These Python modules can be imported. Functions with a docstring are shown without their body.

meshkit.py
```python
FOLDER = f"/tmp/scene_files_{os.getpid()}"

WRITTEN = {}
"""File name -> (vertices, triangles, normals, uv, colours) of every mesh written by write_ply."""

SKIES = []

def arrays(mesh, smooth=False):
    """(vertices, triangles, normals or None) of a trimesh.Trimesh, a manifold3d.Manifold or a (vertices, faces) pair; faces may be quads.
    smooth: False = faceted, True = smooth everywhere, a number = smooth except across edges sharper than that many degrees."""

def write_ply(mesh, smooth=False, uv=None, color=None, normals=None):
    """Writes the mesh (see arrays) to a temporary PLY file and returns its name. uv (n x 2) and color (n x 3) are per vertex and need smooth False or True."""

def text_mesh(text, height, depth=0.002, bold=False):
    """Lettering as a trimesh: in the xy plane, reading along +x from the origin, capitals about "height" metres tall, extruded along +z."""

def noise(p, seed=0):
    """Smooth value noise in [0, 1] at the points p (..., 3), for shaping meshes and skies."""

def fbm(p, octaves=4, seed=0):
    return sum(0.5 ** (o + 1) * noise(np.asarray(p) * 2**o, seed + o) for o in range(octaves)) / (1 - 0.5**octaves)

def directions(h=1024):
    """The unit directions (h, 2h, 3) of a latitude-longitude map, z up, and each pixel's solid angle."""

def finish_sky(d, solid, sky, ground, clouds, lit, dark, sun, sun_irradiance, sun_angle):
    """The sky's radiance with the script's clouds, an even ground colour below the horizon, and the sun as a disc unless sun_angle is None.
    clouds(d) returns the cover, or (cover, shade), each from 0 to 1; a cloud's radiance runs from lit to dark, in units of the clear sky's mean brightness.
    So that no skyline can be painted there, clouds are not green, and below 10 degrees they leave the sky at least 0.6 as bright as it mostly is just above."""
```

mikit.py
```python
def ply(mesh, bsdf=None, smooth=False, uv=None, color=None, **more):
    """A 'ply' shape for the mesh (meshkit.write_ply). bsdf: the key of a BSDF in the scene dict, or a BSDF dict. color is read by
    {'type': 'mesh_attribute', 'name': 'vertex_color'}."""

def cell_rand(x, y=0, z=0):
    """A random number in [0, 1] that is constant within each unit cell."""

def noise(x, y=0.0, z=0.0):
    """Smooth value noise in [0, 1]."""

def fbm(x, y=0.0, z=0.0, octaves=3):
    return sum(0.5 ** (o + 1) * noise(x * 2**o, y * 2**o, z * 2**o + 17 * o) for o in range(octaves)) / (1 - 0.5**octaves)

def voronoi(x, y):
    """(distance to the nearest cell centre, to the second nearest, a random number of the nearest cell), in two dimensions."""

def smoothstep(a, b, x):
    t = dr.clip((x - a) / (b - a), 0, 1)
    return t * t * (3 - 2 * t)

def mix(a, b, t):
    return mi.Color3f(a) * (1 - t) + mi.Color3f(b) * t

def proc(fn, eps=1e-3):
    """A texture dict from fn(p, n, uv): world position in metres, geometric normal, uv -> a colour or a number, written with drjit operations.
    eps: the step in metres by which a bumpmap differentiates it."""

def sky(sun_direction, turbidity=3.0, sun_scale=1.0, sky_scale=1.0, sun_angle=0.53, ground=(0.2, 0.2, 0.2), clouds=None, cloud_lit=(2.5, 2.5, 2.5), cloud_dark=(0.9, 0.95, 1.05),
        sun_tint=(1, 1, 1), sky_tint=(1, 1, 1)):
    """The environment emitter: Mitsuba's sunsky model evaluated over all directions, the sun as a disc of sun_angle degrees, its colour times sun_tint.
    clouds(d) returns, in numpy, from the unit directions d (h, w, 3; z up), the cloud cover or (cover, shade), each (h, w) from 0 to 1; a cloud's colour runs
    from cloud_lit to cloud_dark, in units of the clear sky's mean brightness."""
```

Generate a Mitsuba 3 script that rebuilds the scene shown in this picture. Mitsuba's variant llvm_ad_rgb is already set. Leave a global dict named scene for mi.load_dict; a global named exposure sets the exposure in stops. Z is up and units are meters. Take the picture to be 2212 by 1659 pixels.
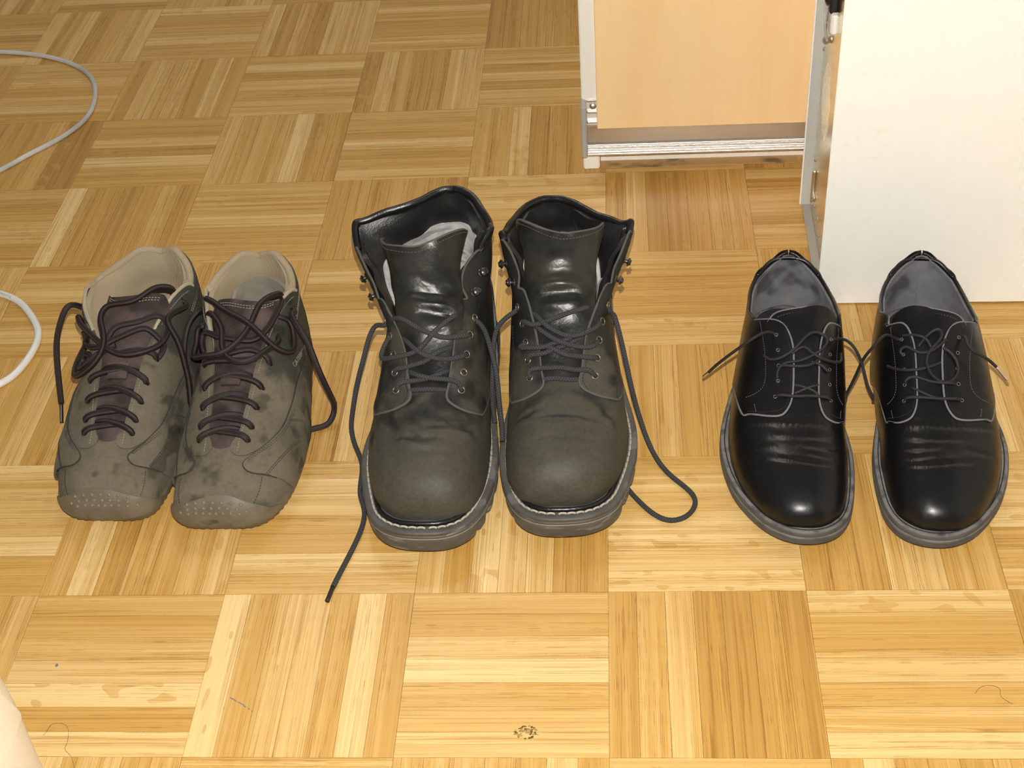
import math, random
import numpy as np, trimesh, mitsuba as mi, drjit as dr
import manifold3d as m3
import mikit, meshkit
from scipy.interpolate import PchipInterpolator, RectBivariateSpline, CubicSpline
from mikit import noise, fbm, smoothstep, mix, cell_rand

T = mi.ScalarTransform4f
rng = random.Random(7)
scene, labels = {}, {}

# ------------------------------------------------------------------ camera and light
CAM = np.array([0.333461, -0.612852, 0.884409])
FWD = np.array([-0.07675088, 0.75882186, -0.64676014])
RIGHT = np.array([0.99688695, 0.04666127, -0.06355425])
UP = np.cross(RIGHT, FWD)
scene['camera'] = {'type': 'perspective', 'fov': 39.774, 'fov_axis': 'x', 'near_clip': 0.05, 'far_clip': 30.0,
                   'to_world': T().look_at(origin=CAM.tolist(), target=(CAM + FWD).tolist(), up=UP.tolist())}
exposure = 0.0
FLASH = CAM + 0.055 * UP + 0.02 * FWD
scene['ambient_room_light'] = {'type': 'constant', 'radiance': {'type': 'rgb', 'value': [0.17, 0.17, 0.166]}}
scene['flash_light'] = {'type': 'point', 'position': FLASH.tolist(), 'intensity': {'type': 'rgb', 'value': [5.55, 5.38, 4.93]}}


LAMP = (-0.24, 2.04, 2.40)                         # the ceiling lamp of the room, beyond the top of the frame
scene['ceiling_lamp'] = {'type': 'sphere', 'center': list(LAMP), 'radius': 0.17, 'emitter': {'type': 'area', 'radiance': {'type': 'rgb', 'value': [27.0, 25.8, 23.0]}}}


# ------------------------------------------------------------------ small helpers
def rgb(r, g, b):
    return {'type': 'rgb', 'value': [r, g, b]}


def lin(r, g, b):
    """sRGB 0..255 to linear."""
    return tuple((x / 255 / 12.92) if x / 255 <= 0.04045 else ((x / 255 + 0.055) / 1.055) ** 2.4 for x in (r, g, b))


def principled(color, rough=0.5, spec=0.5, metal=0.0, coat=0.0, coat_gloss=0.9, sheen=0.0):
    d = {'type': 'principled', 'base_color': color if isinstance(color, dict) else rgb(*color), 'roughness': rough, 'metallic': metal}
    if metal == 0:
        d['specular'] = spec
    if coat:
        d['clearcoat'] = coat
        d['clearcoat_gloss'] = coat_gloss
    if sheen:
        d['sheen'] = sheen
    return d


def mat(name, bsdf, bump=None, scale=1.0):
    if bump is not None:
        bsdf = {'type': 'bumpmap', 'arbitrary': bump, 'scale': scale, 'bsdf': bsdf}
    scene['mat_' + name] = {'type': 'twosided', 'bsdf': bsdf}
    return 'mat_' + name


_used = {}


def key(name):
    n = _used.get(name, 0)
    _used[name] = n + 1
    return name if n == 0 else f'{name}_{n:03d}'


def put(name, mesh, m, parent=None, label=None, cat=None, group=None, kind=None, smooth=False, uv=None, **more):
    """One entry of the scene: a thing, or a part under its parent."""
    k = key(name if parent is None else parent + '__' + name)
    scene[k] = mikit.ply(mesh, m, smooth=smooth, uv=uv, **more)
    tag(k, label, cat, group, kind)
    return k


def tag(k, label=None, cat=None, group=None, kind=None):
    d = {}
    if label: d['label'] = label
    if cat: d['category'] = cat
    if group: d['group'] = group
    if kind: d['kind'] = kind
    if d: labels[k] = d


def box(x0, x1, y0, y1, z0, z1, bevel=0.0):
    if bevel <= 0:
        b = trimesh.creation.box(extents=(x1 - x0, y1 - y0, z1 - z0))
        b.apply_translation(((x0 + x1) / 2, (y0 + y1) / 2, (z0 + z1) / 2))
        return b
    pts = []
    for ix, x in enumerate((x0, x1)):
        for iy, y in enumerate((y0, y1)):
            for iz, z in enumerate((z0, z1)):
                sx, sy, sz = (1 if ix == 0 else -1), (1 if iy == 0 else -1), (1 if iz == 0 else -1)
                b = bevel
                pts += [(x + sx * b, y + sy * b, z), (x + sx * b, y, z + sz * b), (x, y + sy * b, z + sz * b)]
    return trimesh.convex.convex_hull(np.array(pts))


def prism(profile, axis_from, axis_to, ex, ey):
    """A closed 2D profile swept straight from one point to another; ex, ey: directions of the profile's axes."""
    p = np.array(profile, float)
    ex, ey = np.array(ex, float), np.array(ey, float)
    a = np.array(axis_from) + p[:, :1] * ex + p[:, 1:] * ey
    b = np.array(axis_to) + p[:, :1] * ex + p[:, 1:] * ey
    from shapely.geometry import Polygon
    v2, f2 = trimesh.creation.triangulate_polygon(Polygon(p), engine='earcut')
    n = len(p)
    v = np.vstack([a, b])
    f = []
    for i in range(n):
        j = (i + 1) % n
        f += [(i, j, n + j), (i, n + j, n + i)]
    lookup = {tuple(np.round(q, 7)): i for i, q in enumerate(p)}
    for t in f2:
        idx = [lookup[tuple(np.round(v2[i], 7))] for i in t]
        f += [tuple(idx[::-1]), tuple(n + i for i in idx)]
    m = trimesh.Trimesh(v, f, process=False)
    m.fix_normals()
    return m


def spline(pts, n, closed=False):
    p = np.array(pts, float)
    if closed:
        p = np.vstack([p, p[:1]])
    d = np.r_[0, np.cumsum(np.maximum(np.linalg.norm(np.diff(p, axis=0), axis=1), 1e-6) ** 0.7)]
    cs = CubicSpline(d, p, bc_type='periodic' if closed else 'natural')
    q = cs(np.linspace(0, d[-1], 6 * n + 1))
    s = np.r_[0, np.cumsum(np.linalg.norm(np.diff(q, axis=0), axis=1))]
    t = np.linspace(0, s[-1], n + (1 if closed else 0))
    q = np.c_[[np.interp(t, s, q[:, k]) for k in range(p.shape[1])]].T
    return q[:-1] if closed else q


def tube(path, r, sides=8, closed=False, taper=None, uvscale=None, flat=1.0, up=None):
    """A tube along a path of dense points; returns (mesh, uv): u around, v metres along."""
    p = np.array(path, float)
    n = len(p)
    t = np.gradient(p, axis=0) if not closed else np.roll(p, -1, 0) - np.roll(p, 1, 0)
    t /= np.linalg.norm(t, axis=1, keepdims=True) + 1e-12
    nrm = np.zeros_like(p)
    a = np.array([0, 0, 1.0]) if up is None else np.array(up, float)
    v = a - a @ t[0] * t[0]
    if np.linalg.norm(v) < 1e-3:
        v = np.array([1.0, 0, 0]) - t[0][0] * t[0]
    for i in range(n):
        v = v - v @ t[i] * t[i]
        v /= np.linalg.norm(v) + 1e-12
        nrm[i] = v
    b = np.cross(t, nrm)
    rr = np.full(n, r) if taper is None else r * np.asarray(taper)
    ang = np.linspace(0, 2 * np.pi, sides + 1)
    V = (p[:, None] + rr[:, None, None] * (np.cos(ang)[None, :, None] * nrm[:, None] * flat + np.sin(ang)[None, :, None] * b[:, None]))
    s = np.r_[0, np.cumsum(np.linalg.norm(np.diff(p, axis=0), axis=1))]
    uv = np.stack(np.broadcast_arrays(np.linspace(0, 1, sides + 1)[None], s[:, None]), -1).reshape(-1, 2)
    V = V.reshape(-1, 3)
    f = []
    m = sides + 1
    ii = np.arange(n - 1)[:, None] * m + np.arange(sides)[None]
    ii = ii.ravel()
    F = np.vstack([np.c_[ii, ii + 1, ii + m + 1], np.c_[ii, ii + m + 1, ii + m]])
    if closed:
        k = np.arange(sides)
        F = np.vstack([F, np.c_[(n - 1) * m + k, (n - 1) * m + k + 1, k + 1], np.c_[(n - 1) * m + k, k + 1, k]])
    else:
        c0, c1 = len(V), len(V) + 1
        V = np.vstack([V, p[0], p[-1]])
        uv = np.vstack([uv, [[0.5, 0], [0.5, s[-1]]]])
        k = np.arange(sides)
        F = np.vstack([F, np.c_[np.full(sides, c0), k + 1, k], np.c_[np.full(sides, c1), (n - 1) * m + k, (n - 1) * m + k + 1]])
    return trimesh.Trimesh(V, F, process=False), uv


def join(meshes):
    ms = [m if isinstance(m, trimesh.Trimesh) else m[0] for m in meshes]
    return trimesh.util.concatenate(ms)


# ------------------------------------------------------------------ the floor: oak mosaic parquet, squares of seven strips
SQ = 0.16
TONES = 24


def oak(p, n, uv):
    tone = dr.floor(uv.y)
    across = uv.y - tone
    tone = tone / (TONES - 1)
    u, v = uv.x, across
    pid = dr.floor(u / 5.0)
    wob = v + 0.0016 * (noise(u * 9, pid * 3.0, 2.0) - 0.5)
    band = fbm(u * 2.5, wob * 190 + tone * 31, pid, 3)
    fine = fbm(u * 7, wob * 1500, pid + 0.5, 2)
    line = smoothstep(0.62, 0.80, noise(u * 16, wob * 1700, pid * 7.0)) * smoothstep(0.30, 0.65, noise(u * 3.0, wob * 140, pid + 3.0))
    pore = smoothstep(0.68, 0.84, noise(u * 60, wob * 2600, tone * 5)) * smoothstep(0.35, 0.6, noise(u * 9, v * 260, 3.0))
    figure = smoothstep(0.76, 0.80, noise(u * 75 + v * 50, v * 110 - u * 14, pid * 3)) * smoothstep(0.62, 0.8, cell_rand(pid, 3, 9))
    t = tone + (band - 0.5) * 0.40 + (fine - 0.5) * 0.30 + figure * (0.50 - tone) * 0.55
    t = dr.clip(t, 0, 1)
    c = mix((0.315, 0.146, 0.028), (0.545, 0.305, 0.075), smoothstep(0.0, 0.55, t))
    c = mix(c, (0.77, 0.545, 0.245), smoothstep(0.45, 1.0, t))
    c = c * mix((1, 1, 1), (0.74, 0.62, 0.46), line * 0.75)
    return c * mix((1, 1, 1), (0.62, 0.50, 0.36), pore * 0.6)


mat('oak', principled(mikit.proc(oak), rough=0.36, spec=0.35))
mat('subfloor', principled((0.10, 0.055, 0.02), 0.8))

# brightness of the seven strips of each square, 0 dark to 9 pale; left to right, or near to far
PLANK_TONES = {}
PLANK_TONES.update({
    (0, 0): '8566574', (-1, 0): '7487655', (1, 0): '6658745', (2, 0): '4563343', (3, 0): '7657557', (4, 0): '4454545', (-2, 0): '5555456',
    (-1, 1): '5745456', (-2, 1): '4475657', (0, 1): '6755676', (1, 1): '6476644', (2, 1): '7677665', (3, 1): '4446554', (4, 1): '6547665',
    (0, 2): '5546555', (-1, 2): '5665555', (-2, 2): '5556456', (2, 2): '5565556', (1, 2): '6565655', (3, 2): '5655565', (4, 2): '4756545',
    (0, 3): '5764565', (2, 3): '6755556', (-2, 3): '4654654', (-3, 3): '5565555', (3, 3): '5545454', (4, 3): '5554445', (-1, 3): '5554555',
    (0, 4): '4545433', (-1, 4): '5556555', (-2, 4): '7443454', (1, 4): '5556667', (2, 4): '4633455', (3, 4): '6646546', (-3, 4): '4456445',
    (0, 5): '6547555', (1, 5): '5563444', (-1, 5): '6565744', (-2, 5): '4464644', (-3, 5): '3454533',
    (0, 6): '3654466', (1, 6): '5646465', (-1, 6): '5556465', (-2, 6): '4656464', (-3, 6): '4664655', (-4, 6): '4443444',
    (0, 7): '5654564', (1, 7): '3344444', (-1, 7): '6454656', (-2, 7): '5465556', (-3, 7): '6464556', (-4, 7): '6454544',
    (0, -1): '5665566', (1, -1): '5565474', (2, -1): '6656566', (3, -1): '4755456', (-1, -1): '5575655'})


def plank_mesh(x0, x1, y0, y1, along_x, tone, seed):
    g = 0.00011
    x0, x1, y0, y1 = x0 + g, x1 - g, y0 + g, y1 - g
    z = 0.0
    c = np.array([(x0, y0), (x1, y0), (x1, y1), (x0, y1)])
    v = np.vstack([np.c_[c, np.full(4, z)], np.c_[c, np.full(4, z - 0.006)]])
    f = [(0, 1, 2), (0, 2, 3)]
    for i in range(4):
        j = (i + 1) % 4
        f += [(i, 4 + i, 4 + j), (i, 4 + j, j)]
    al = v[:, 0] - x0 if along_x else v[:, 1] - y0
    ac = v[:, 1] - y0 if along_x else v[:, 0] - x0
    r = random.Random(seed)
    uv = np.c_[al + 5 * (1 + r.randrange(400)) + 1.0, np.clip(ac, 0, 0.03) + 0.01 + tone]
    return v, np.array(f), uv


def project(p):
    d = np.atleast_2d(p) - CAM
    z = d @ FWD
    k = 1 / math.tan(math.radians(39.774 / 2))
    return d @ RIGHT / z * k, d @ UP / z * k, z


ALL = []
for bi in range(-9, 11):
    for bj in range(-5, 15):
        tones = PLANK_TONES.get((bi, bj))
        r = random.Random(1000 * bi + bj)
        if tones is None:
            tones = ''.join(str(r.choice((3, 4, 4, 4, 5, 5, 5, 6, 6))) for _ in range(7))
        for k, ch in enumerate(tones):
            w = SQ / 7
            horiz = (bi + bj) % 2 != 0
            X0, Y0 = bi * SQ, bj * SQ
            b = (X0, X0 + SQ, Y0 + k * w, Y0 + (k + 1) * w) if horiz else (X0 + k * w, X0 + (k + 1) * w, Y0, Y0 + SQ)
            tone = int(np.clip(round((int(ch) + r.uniform(-0.35, 0.35)) / 9 * (TONES - 1)), 0, TONES - 1))
            u, v, z = project([(b[0], b[2], 0), (b[1], b[2], 0), (b[1], b[3], 0), (b[0], b[3], 0)])
            area = 0.0
            if (z > 0.1).all():
                from shapely.geometry import Polygon, box as sbox
                area = Polygon(np.c_[u, v]).intersection(sbox(-1, -0.75, 1, 0.75)).area
            ALL.append((area, b, horiz, tone, r.randrange(10 ** 6)))
ALL.sort(key=lambda a: -a[0])

put('floor', box(-9 * SQ, 11 * SQ, -5 * SQ, 15 * SQ, -0.012, -0.0015), 'mat_subfloor', label='oak mosaic parquet floor of squares laid in alternating directions', cat='floor', kind='structure')
for a in ALL[:300]:
    v, f, uv = plank_mesh(*a[1], a[2], a[3], a[4])
    put('plank', (v, f), 'mat_oak', parent='floor', uv=uv)
vs, fs, us, n = [], [], [], 0
for a in ALL[300:]:
    v, f, uv = plank_mesh(*a[1], a[2], a[3], a[4])
    vs.append(v); fs.append(f + n); us.append(uv); n += len(v)
put('plank_field', (np.vstack(vs), np.vstack(fs)), 'mat_oak', parent='floor', uv=np.vstack(us), kind='stuff')

# the room beyond the frame
tag('ceiling_lamp', 'round white glass ceiling lamp lighting the room from above', 'lamp')
mat('wall', principled((0.70, 0.69, 0.66), 0.9, 0.2))
put('wall_back', box(-9 * SQ, 11 * SQ, 15 * SQ, 15 * SQ + 0.1, -0.012, 2.5), 'mat_wall', label='plain white wall at the far side of the room', cat='wall', kind='structure')
put('wall_right', box(11 * SQ, 11 * SQ + 0.1, -5 * SQ, 15 * SQ + 0.1, -0.012, 2.5), 'mat_wall', label='plain white wall at the right side of the room', cat='wall', kind='structure')


# marks on the floor: a gouge, a blue pencil stroke, a dark crumb
def mark(p, n, uv):
    return mix((0.10, 0.06, 0.02), (0.36, 0.22, 0.07), smoothstep(0.35, 0.65, fbm(p.x * 400, p.y * 400, 0, 2)))


# ------------------------------------------------------------------ the cupboard with the sliding birch door
def birch(p, n, uv):
    b = fbm(p.x * 40 + 1.2 * noise(p.z * 5, 3), p.z * 2.2, 0, 3)
    f = fbm(p.x * 320, p.z * 9, 4, 2)
    c = mix((0.88, 0.58, 0.28), (0.97, 0.71, 0.40), dr.clip(0.2 + 0.75 * b + 0.25 * (f - 0.5), 0, 1))
    return c


mat('birch', principled(mikit.proc(birch), 0.42, 0.4))
mat('white_laminate', principled((0.86, 0.83, 0.76), 0.35, 0.5))
mat('white_steel', principled((0.84, 0.83, 0.79), 0.33, 0.5))
mat('aluminium', {'type': 'roughconductor', 'material': 'Al', 'alpha': 0.18, 'specular_reflectance': rgb(0.95, 0.94, 0.92)})
mat('zinc', {'type': 'roughconductor', 'material': 'Al', 'alpha': 0.28, 'specular_reflectance': rgb(0.8, 0.79, 0.77)})
mat('grey_plastic', principled((0.40, 0.39, 0.375), 0.4, 0.5))
mat('dark', principled((0.015, 0.015, 0.015), 0.6, 0.3))


def grime(p, n, uv):
    k = smoothstep(0.40, 0.75, fbm(p.x * 45, p.y * 60, p.z * 90, 4)) * smoothstep(0.42, 0.6, noise(p.x * 16, 3.0, 1.0))
    return mix((0.48, 0.30, 0.13), (0.09, 0.075, 0.06), k)


mat('grime', principled(mikit.proc(grime), 0.7, 0.2))

cup = key('wall_cupboard')
tag(cup, 'white cupboard with a birch sliding door on an aluminium floor track', 'cupboard')
put('side_panel', box(0.2945, 0.3135, 0.812, 1.25, 0.0, 0.72, 0.0006), 'mat_white_laminate', cup, 'white side panel standing on the floor')
put('side_panel_edge', box(0.2955, 0.3125, 0.8095, 0.8118, 0.0, 0.72, 0.0006), 'mat_white_laminate', cup)
put('door', box(0.3117, 0.62, 0.8030, 0.8100, 0.0565, 0.70, 0.0008), 'mat_birch', cup, 'birch veneer sliding door')
# the floor track: an upright back, a cove, and three ridges
def bump_profile(y0, z0, r):
    return [(y0 - r * math.sin(a), z0 - r * math.cos(a)) for a in np.linspace(0.15, math.pi - 0.15, 8)]


prof = [(0.0235, 0.0250), (0.0040, 0.0252)] + bump_profile(0.0034, 0.0276, 0.0022) + bump_profile(0.0056, 0.0322, 0.0019) + bump_profile(0.0078, 0.0368, 0.0018) + \
       [(0.0092, 0.0395), (0.0102, 0.0450), (0.0108, 0.0510), (0.0112, 0.0580), (0.0125, 0.0625), (0.0235, 0.0625)]
rail = prism(prof[::-1], (0.3005, 0.7930, 0), (0.62, 0.7930, 0), (0, 1, 0), (0, 0, 1))
tr = put('track', rail, 'mat_aluminium', cup, 'ribbed aluminium track under the door', smooth=50)
put('end_cap', box(0.2935, 0.3004, 0.7925, 0.8175, 0.0245, 0.0915, 0.0018), 'mat_grey_plastic', tr, 'grey plastic end cap of the track', smooth=30)
bk = put('bracket', join([box(0.3004, 0.3150, 0.8135 - 0.004, 0.8117, 0.060, 0.0905, 0.0005), box(0.3004, 0.3150, 0.8060, 0.8094, 0.0745, 0.0775, 0.0008), box(0.3004, 0.3150, 0.8050, 0.8094, 0.0625, 0.065, 0.0008),
                          box(0.3004, 0.3150, 0.8070, 0.8096, 0.0885, 0.0915, 0.0008)]), 'mat_aluminium', tr, 'small aluminium bracket with a screw')
scr = trimesh.creation.revolve([(0, 0.0020), (0.0015, 0.0020), (0.0032, 0.0012), (0.0040, 0.0), (0, 0)], sections=24)
scr.apply_transform(trimesh.transformations.rotation_matrix(math.pi / 2, (1, 0, 0)))
scr.apply_translation((0.3075, 0.8094, 0.0825))
put('screw', scr, 'mat_zinc', tr, smooth=40)
put('kick_board', box(0.3142, 0.62, 0.8255, 0.834, 0.0, 0.024, 0.0008), 'mat_white_laminate', cup, 'low white kick board under the track')
put('dirt_strip', box(0.3145, 0.5420, 0.8100, 0.8250, 0.0001, 0.0009, 0.0002), 'mat_grime', cup, 'dusty dark strip in front of the kick board')
put('back_panel', box(0.3136, 0.62, 0.835, 0.850, 0.0, 0.72), 'mat_white_laminate', cup)

# ------------------------------------------------------------------ the computer tower lying against it, its back to the left
pc = key('computer_tower')
tag(pc, 'computer tower with a big white side panel and a bright perforated steel back', 'computer')
X0, Y0, Y1, ZT = 0.5325, 0.5410, 0.7205, 0.43


def smudges(p, n, uv):
    k = smoothstep(0.86, 0.92, noise(p.x * 110, p.z * 140, 1.0)) * smoothstep(0.6, 0.75, noise(p.x * 16, p.z * 16, 5.0))
    return mix((0.845, 0.835, 0.79), (0.80, 0.72, 0.60), k * 0.3)


mat('white_case', principled(mikit.proc(smudges), 0.36, 0.45))
rot = trimesh.transformations.rotation_matrix(math.radians(-1.2), (0, 0, 1), (X0, Y0, 0))
pmesh = box(X0 - 0.001, X0 + 0.46, Y0 - 0.0015, Y0, 0.0016, ZT, 0.0005)


def turned(m):
    m = m.copy(); m.apply_transform(rot); return m


put('side_panel', turned(pmesh), 'mat_white_case', pc, 'large plain white side panel')
put('side_panel', turned(box(X0 - 0.0025, X0 + 0.46, Y1, Y1 + 0.0015, 0.0016, ZT, 0.0005)), 'mat_white_steel', pc, 'white far side panel, seen only by its edge')
mat('grey_steel', principled((0.50, 0.50, 0.465), 0.5, 0.4))
mat('grey_steel_dull', principled((0.36, 0.345, 0.32), 0.55, 0.4))
put('case_lip', turned(box(X0 - 0.001, X0 + 0.0098, Y1 - 0.0012, Y1, 0.0022, ZT, 0.0003)), 'mat_grey_steel', pc, 'grey inner face of the far panel')
put('case_lip', turned(box(X0 + 0.0005, X0 + 0.0098, Y0 + 0.0008, Y1 - 0.0016, 0.0008, 0.0022, 0.0003)), 'mat_grey_steel_dull', pc, 'dull grey bottom lip resting on the floor')
put('case_lip', turned(box(X0 + 0.0005, X0 + 0.0098, Y0 + 0.0008, Y1 - 0.0016, ZT - 0.0012, ZT, 0.0003)), 'mat_grey_steel_dull', pc)
# the steel back, with two fields of punched slots
XB = X0 + 0.0098
mat('bright_steel', {'type': 'roughconductor', 'material': 'none', 'alpha': 0.10, 'specular_reflectance': rgb(0.96, 0.90, 0.78)})
solid = m3.Manifold.cube([0.0012, Y1 - Y0 - 0.004, ZT - 0.006]).translate([XB, Y0 + 0.002, 0.003])
slots = []
for k in range(26):
    z = 0.118 + k * 0.0032
    hw = 0.034 * (1 - abs(k - 11) / 19.0 if k > 11 else 1 - (11 - k) / 16.0)
    hw = min(hw, 0.027)
    yc = 0.673
    m_ = max(1, int(hw / 0.0022))
    for q in range(-m_, m_ + 1):
        slots.append(m3.Manifold.cube([0.01, 0.0020, 0.0016], True).translate([XB, yc + q * 0.0026, z]))
for k in range(14):
    z = 0.222 + k * 0.0026
    m_ = min(2 + k, 9)
    for q in range(-m_, m_ + 1):
        slots.append(m3.Manifold.cube([0.01, 0.0016, 0.0012], True).translate([XB, 0.680 + q * 0.0026, z]))
solid = solid - m3.Manifold.batch_boolean([s for s in slots], m3.OpType.Add)
mm = solid.to_mesh()
put('back_plate', turned(trimesh.Trimesh(mm.vert_properties[:, :3], mm.tri_verts, process=False)), 'mat_bright_steel', pc, 'bright steel back with rows of punched vent slots')
put('inside', turned(box(XB + 0.004, X0 + 0.455, Y0 + 0.003, Y1 - 0.003, 0.004, ZT - 0.004)), 'mat_dark', pc)
dome = trimesh.creation.revolve([(0, 0.0026), (0.0014, 0.0024), (0.0028, 0.0012), (0.0032, 0.0), (0, 0)], sections=20)
dome.apply_transform(trimesh.transformations.rotation_matrix(-math.pi / 2, (0, 1, 0)))
for (y, z, s) in ((0.7075, 0.207, 1.6), (0.672, 0.226, 1.5), (0.7165, 0.192, 0.7), (0.714, 0.222, 0.7), (0.690, 0.214, 0.7), (0.708, 0.066, 0.7), (0.700, 0.045, 1.0), (0.690, 0.020, 0.8), (0.655, 0.0255, 0.8), (0.640, 0.015, 0.7), (0.672, 0.262, 1.1)):
    d = dome.copy(); d.apply_scale(s); d.apply_translation((XB, y, z))
    put('screw', turned(d), 'mat_zinc', pc, smooth=40)
put('latch', turned(join([box(XB - 0.004, XB, 0.695, 0.700, 0.020, 0.060, 0.0012), box(XB - 0.003, XB, 0.684, 0.696, 0.030, 0.034, 0.001)])), 'mat_zinc', pc, 'small bent steel latch low on the back')
pl = turned(join([box(XB - 0.012, XB, 0.648, 0.672, 0.272, 0.300, 0.003), box(XB - 0.008, XB, 0.645, 0.655, 0.264, 0.285, 0.002)]))
put('power_plug', pl, 'mat_dark', label='black plug in the back of the computer tower, at the top edge', cat='plug', smooth=30)
put('connector', turned(box(XB - 0.007, XB, 0.634, 0.644, 0.248, 0.268, 0.002)), 'mat_white_steel', pc, 'white connector on the steel back', smooth=30)
cb = spline([(XB - 0.0030, 0.7155, 0.30), (XB - 0.0035, 0.7150, 0.262), (XB - 0.0030, 0.7140, 0.240), (XB - 0.0030, 0.7040, 0.223), (XB - 0.0028, 0.6800, 0.219)], 40)
put('thin_wire', turned(tube(cb, 0.0011, 8)[0]), 'mat_grey_plastic', label='thin grey wire hanging down the steel back of the computer tower', cat='wire', smooth=True)

# ------------------------------------------------------------------ the two cables on the floor at the left
def cable_grey(p, n, uv):
    return mix((0.58, 0.575, 0.565), (0.40, 0.39, 0.38), smoothstep(0.2, 0.9, fbm(p.x * 25, p.y * 25, 0, 3)))


mat('cable_grey', principled(mikit.proc(cable_grey), 0.5, 0.4))
mat('cable_white', principled((0.72, 0.715, 0.70), 0.38, 0.5))
c1 = spline([(-0.80, 1.10, .003), (-0.66, 1.155, .003), (-0.5236, 1.157, .003), (-0.4512, 1.1379, .003), (-0.4037, 1.1103, .003), (-0.3712, 1.0753, .003), (-0.3533, 1.0361, .003), (-0.3443, 0.9866, .003),
             (-0.3480, 0.9514, .003), (-0.3700, 0.9073, .003), (-0.3949, 0.8757, .003), (-0.4191, 0.8416, .003), (-0.47, 0.79, .003), (-0.60, 0.70, .003)], 160)
put('network_cable', tube(c1, 0.0030, 12)[0], 'mat_cable_grey', label='thin dusty grey cable curving over the parquet at the upper left', cat='cable', smooth=True)
c2 = spline([(-0.55, 0.62, .0036), (-0.43, 0.612, .0036), (-0.3347, 0.5869, .0036), (-0.3092, 0.5719, .0036), (-0.2885, 0.5484, .0036), (-0.2715, 0.5202, .0036), (-0.2665, 0.497, .0036), (-0.2690, 0.4672, .0036),
             (-0.2765, 0.4446, .0036), (-0.2874, 0.4322, .0036), (-0.33, 0.40, .0036), (-0.42, 0.36, .0036)], 160)
wc = put('network_cable', tube(c2, 0.0036, 14)[0], 'mat_cable_white', label='clean white cable looping over the parquet beside the grey hiking shoes', cat='cable', smooth=True)
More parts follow.
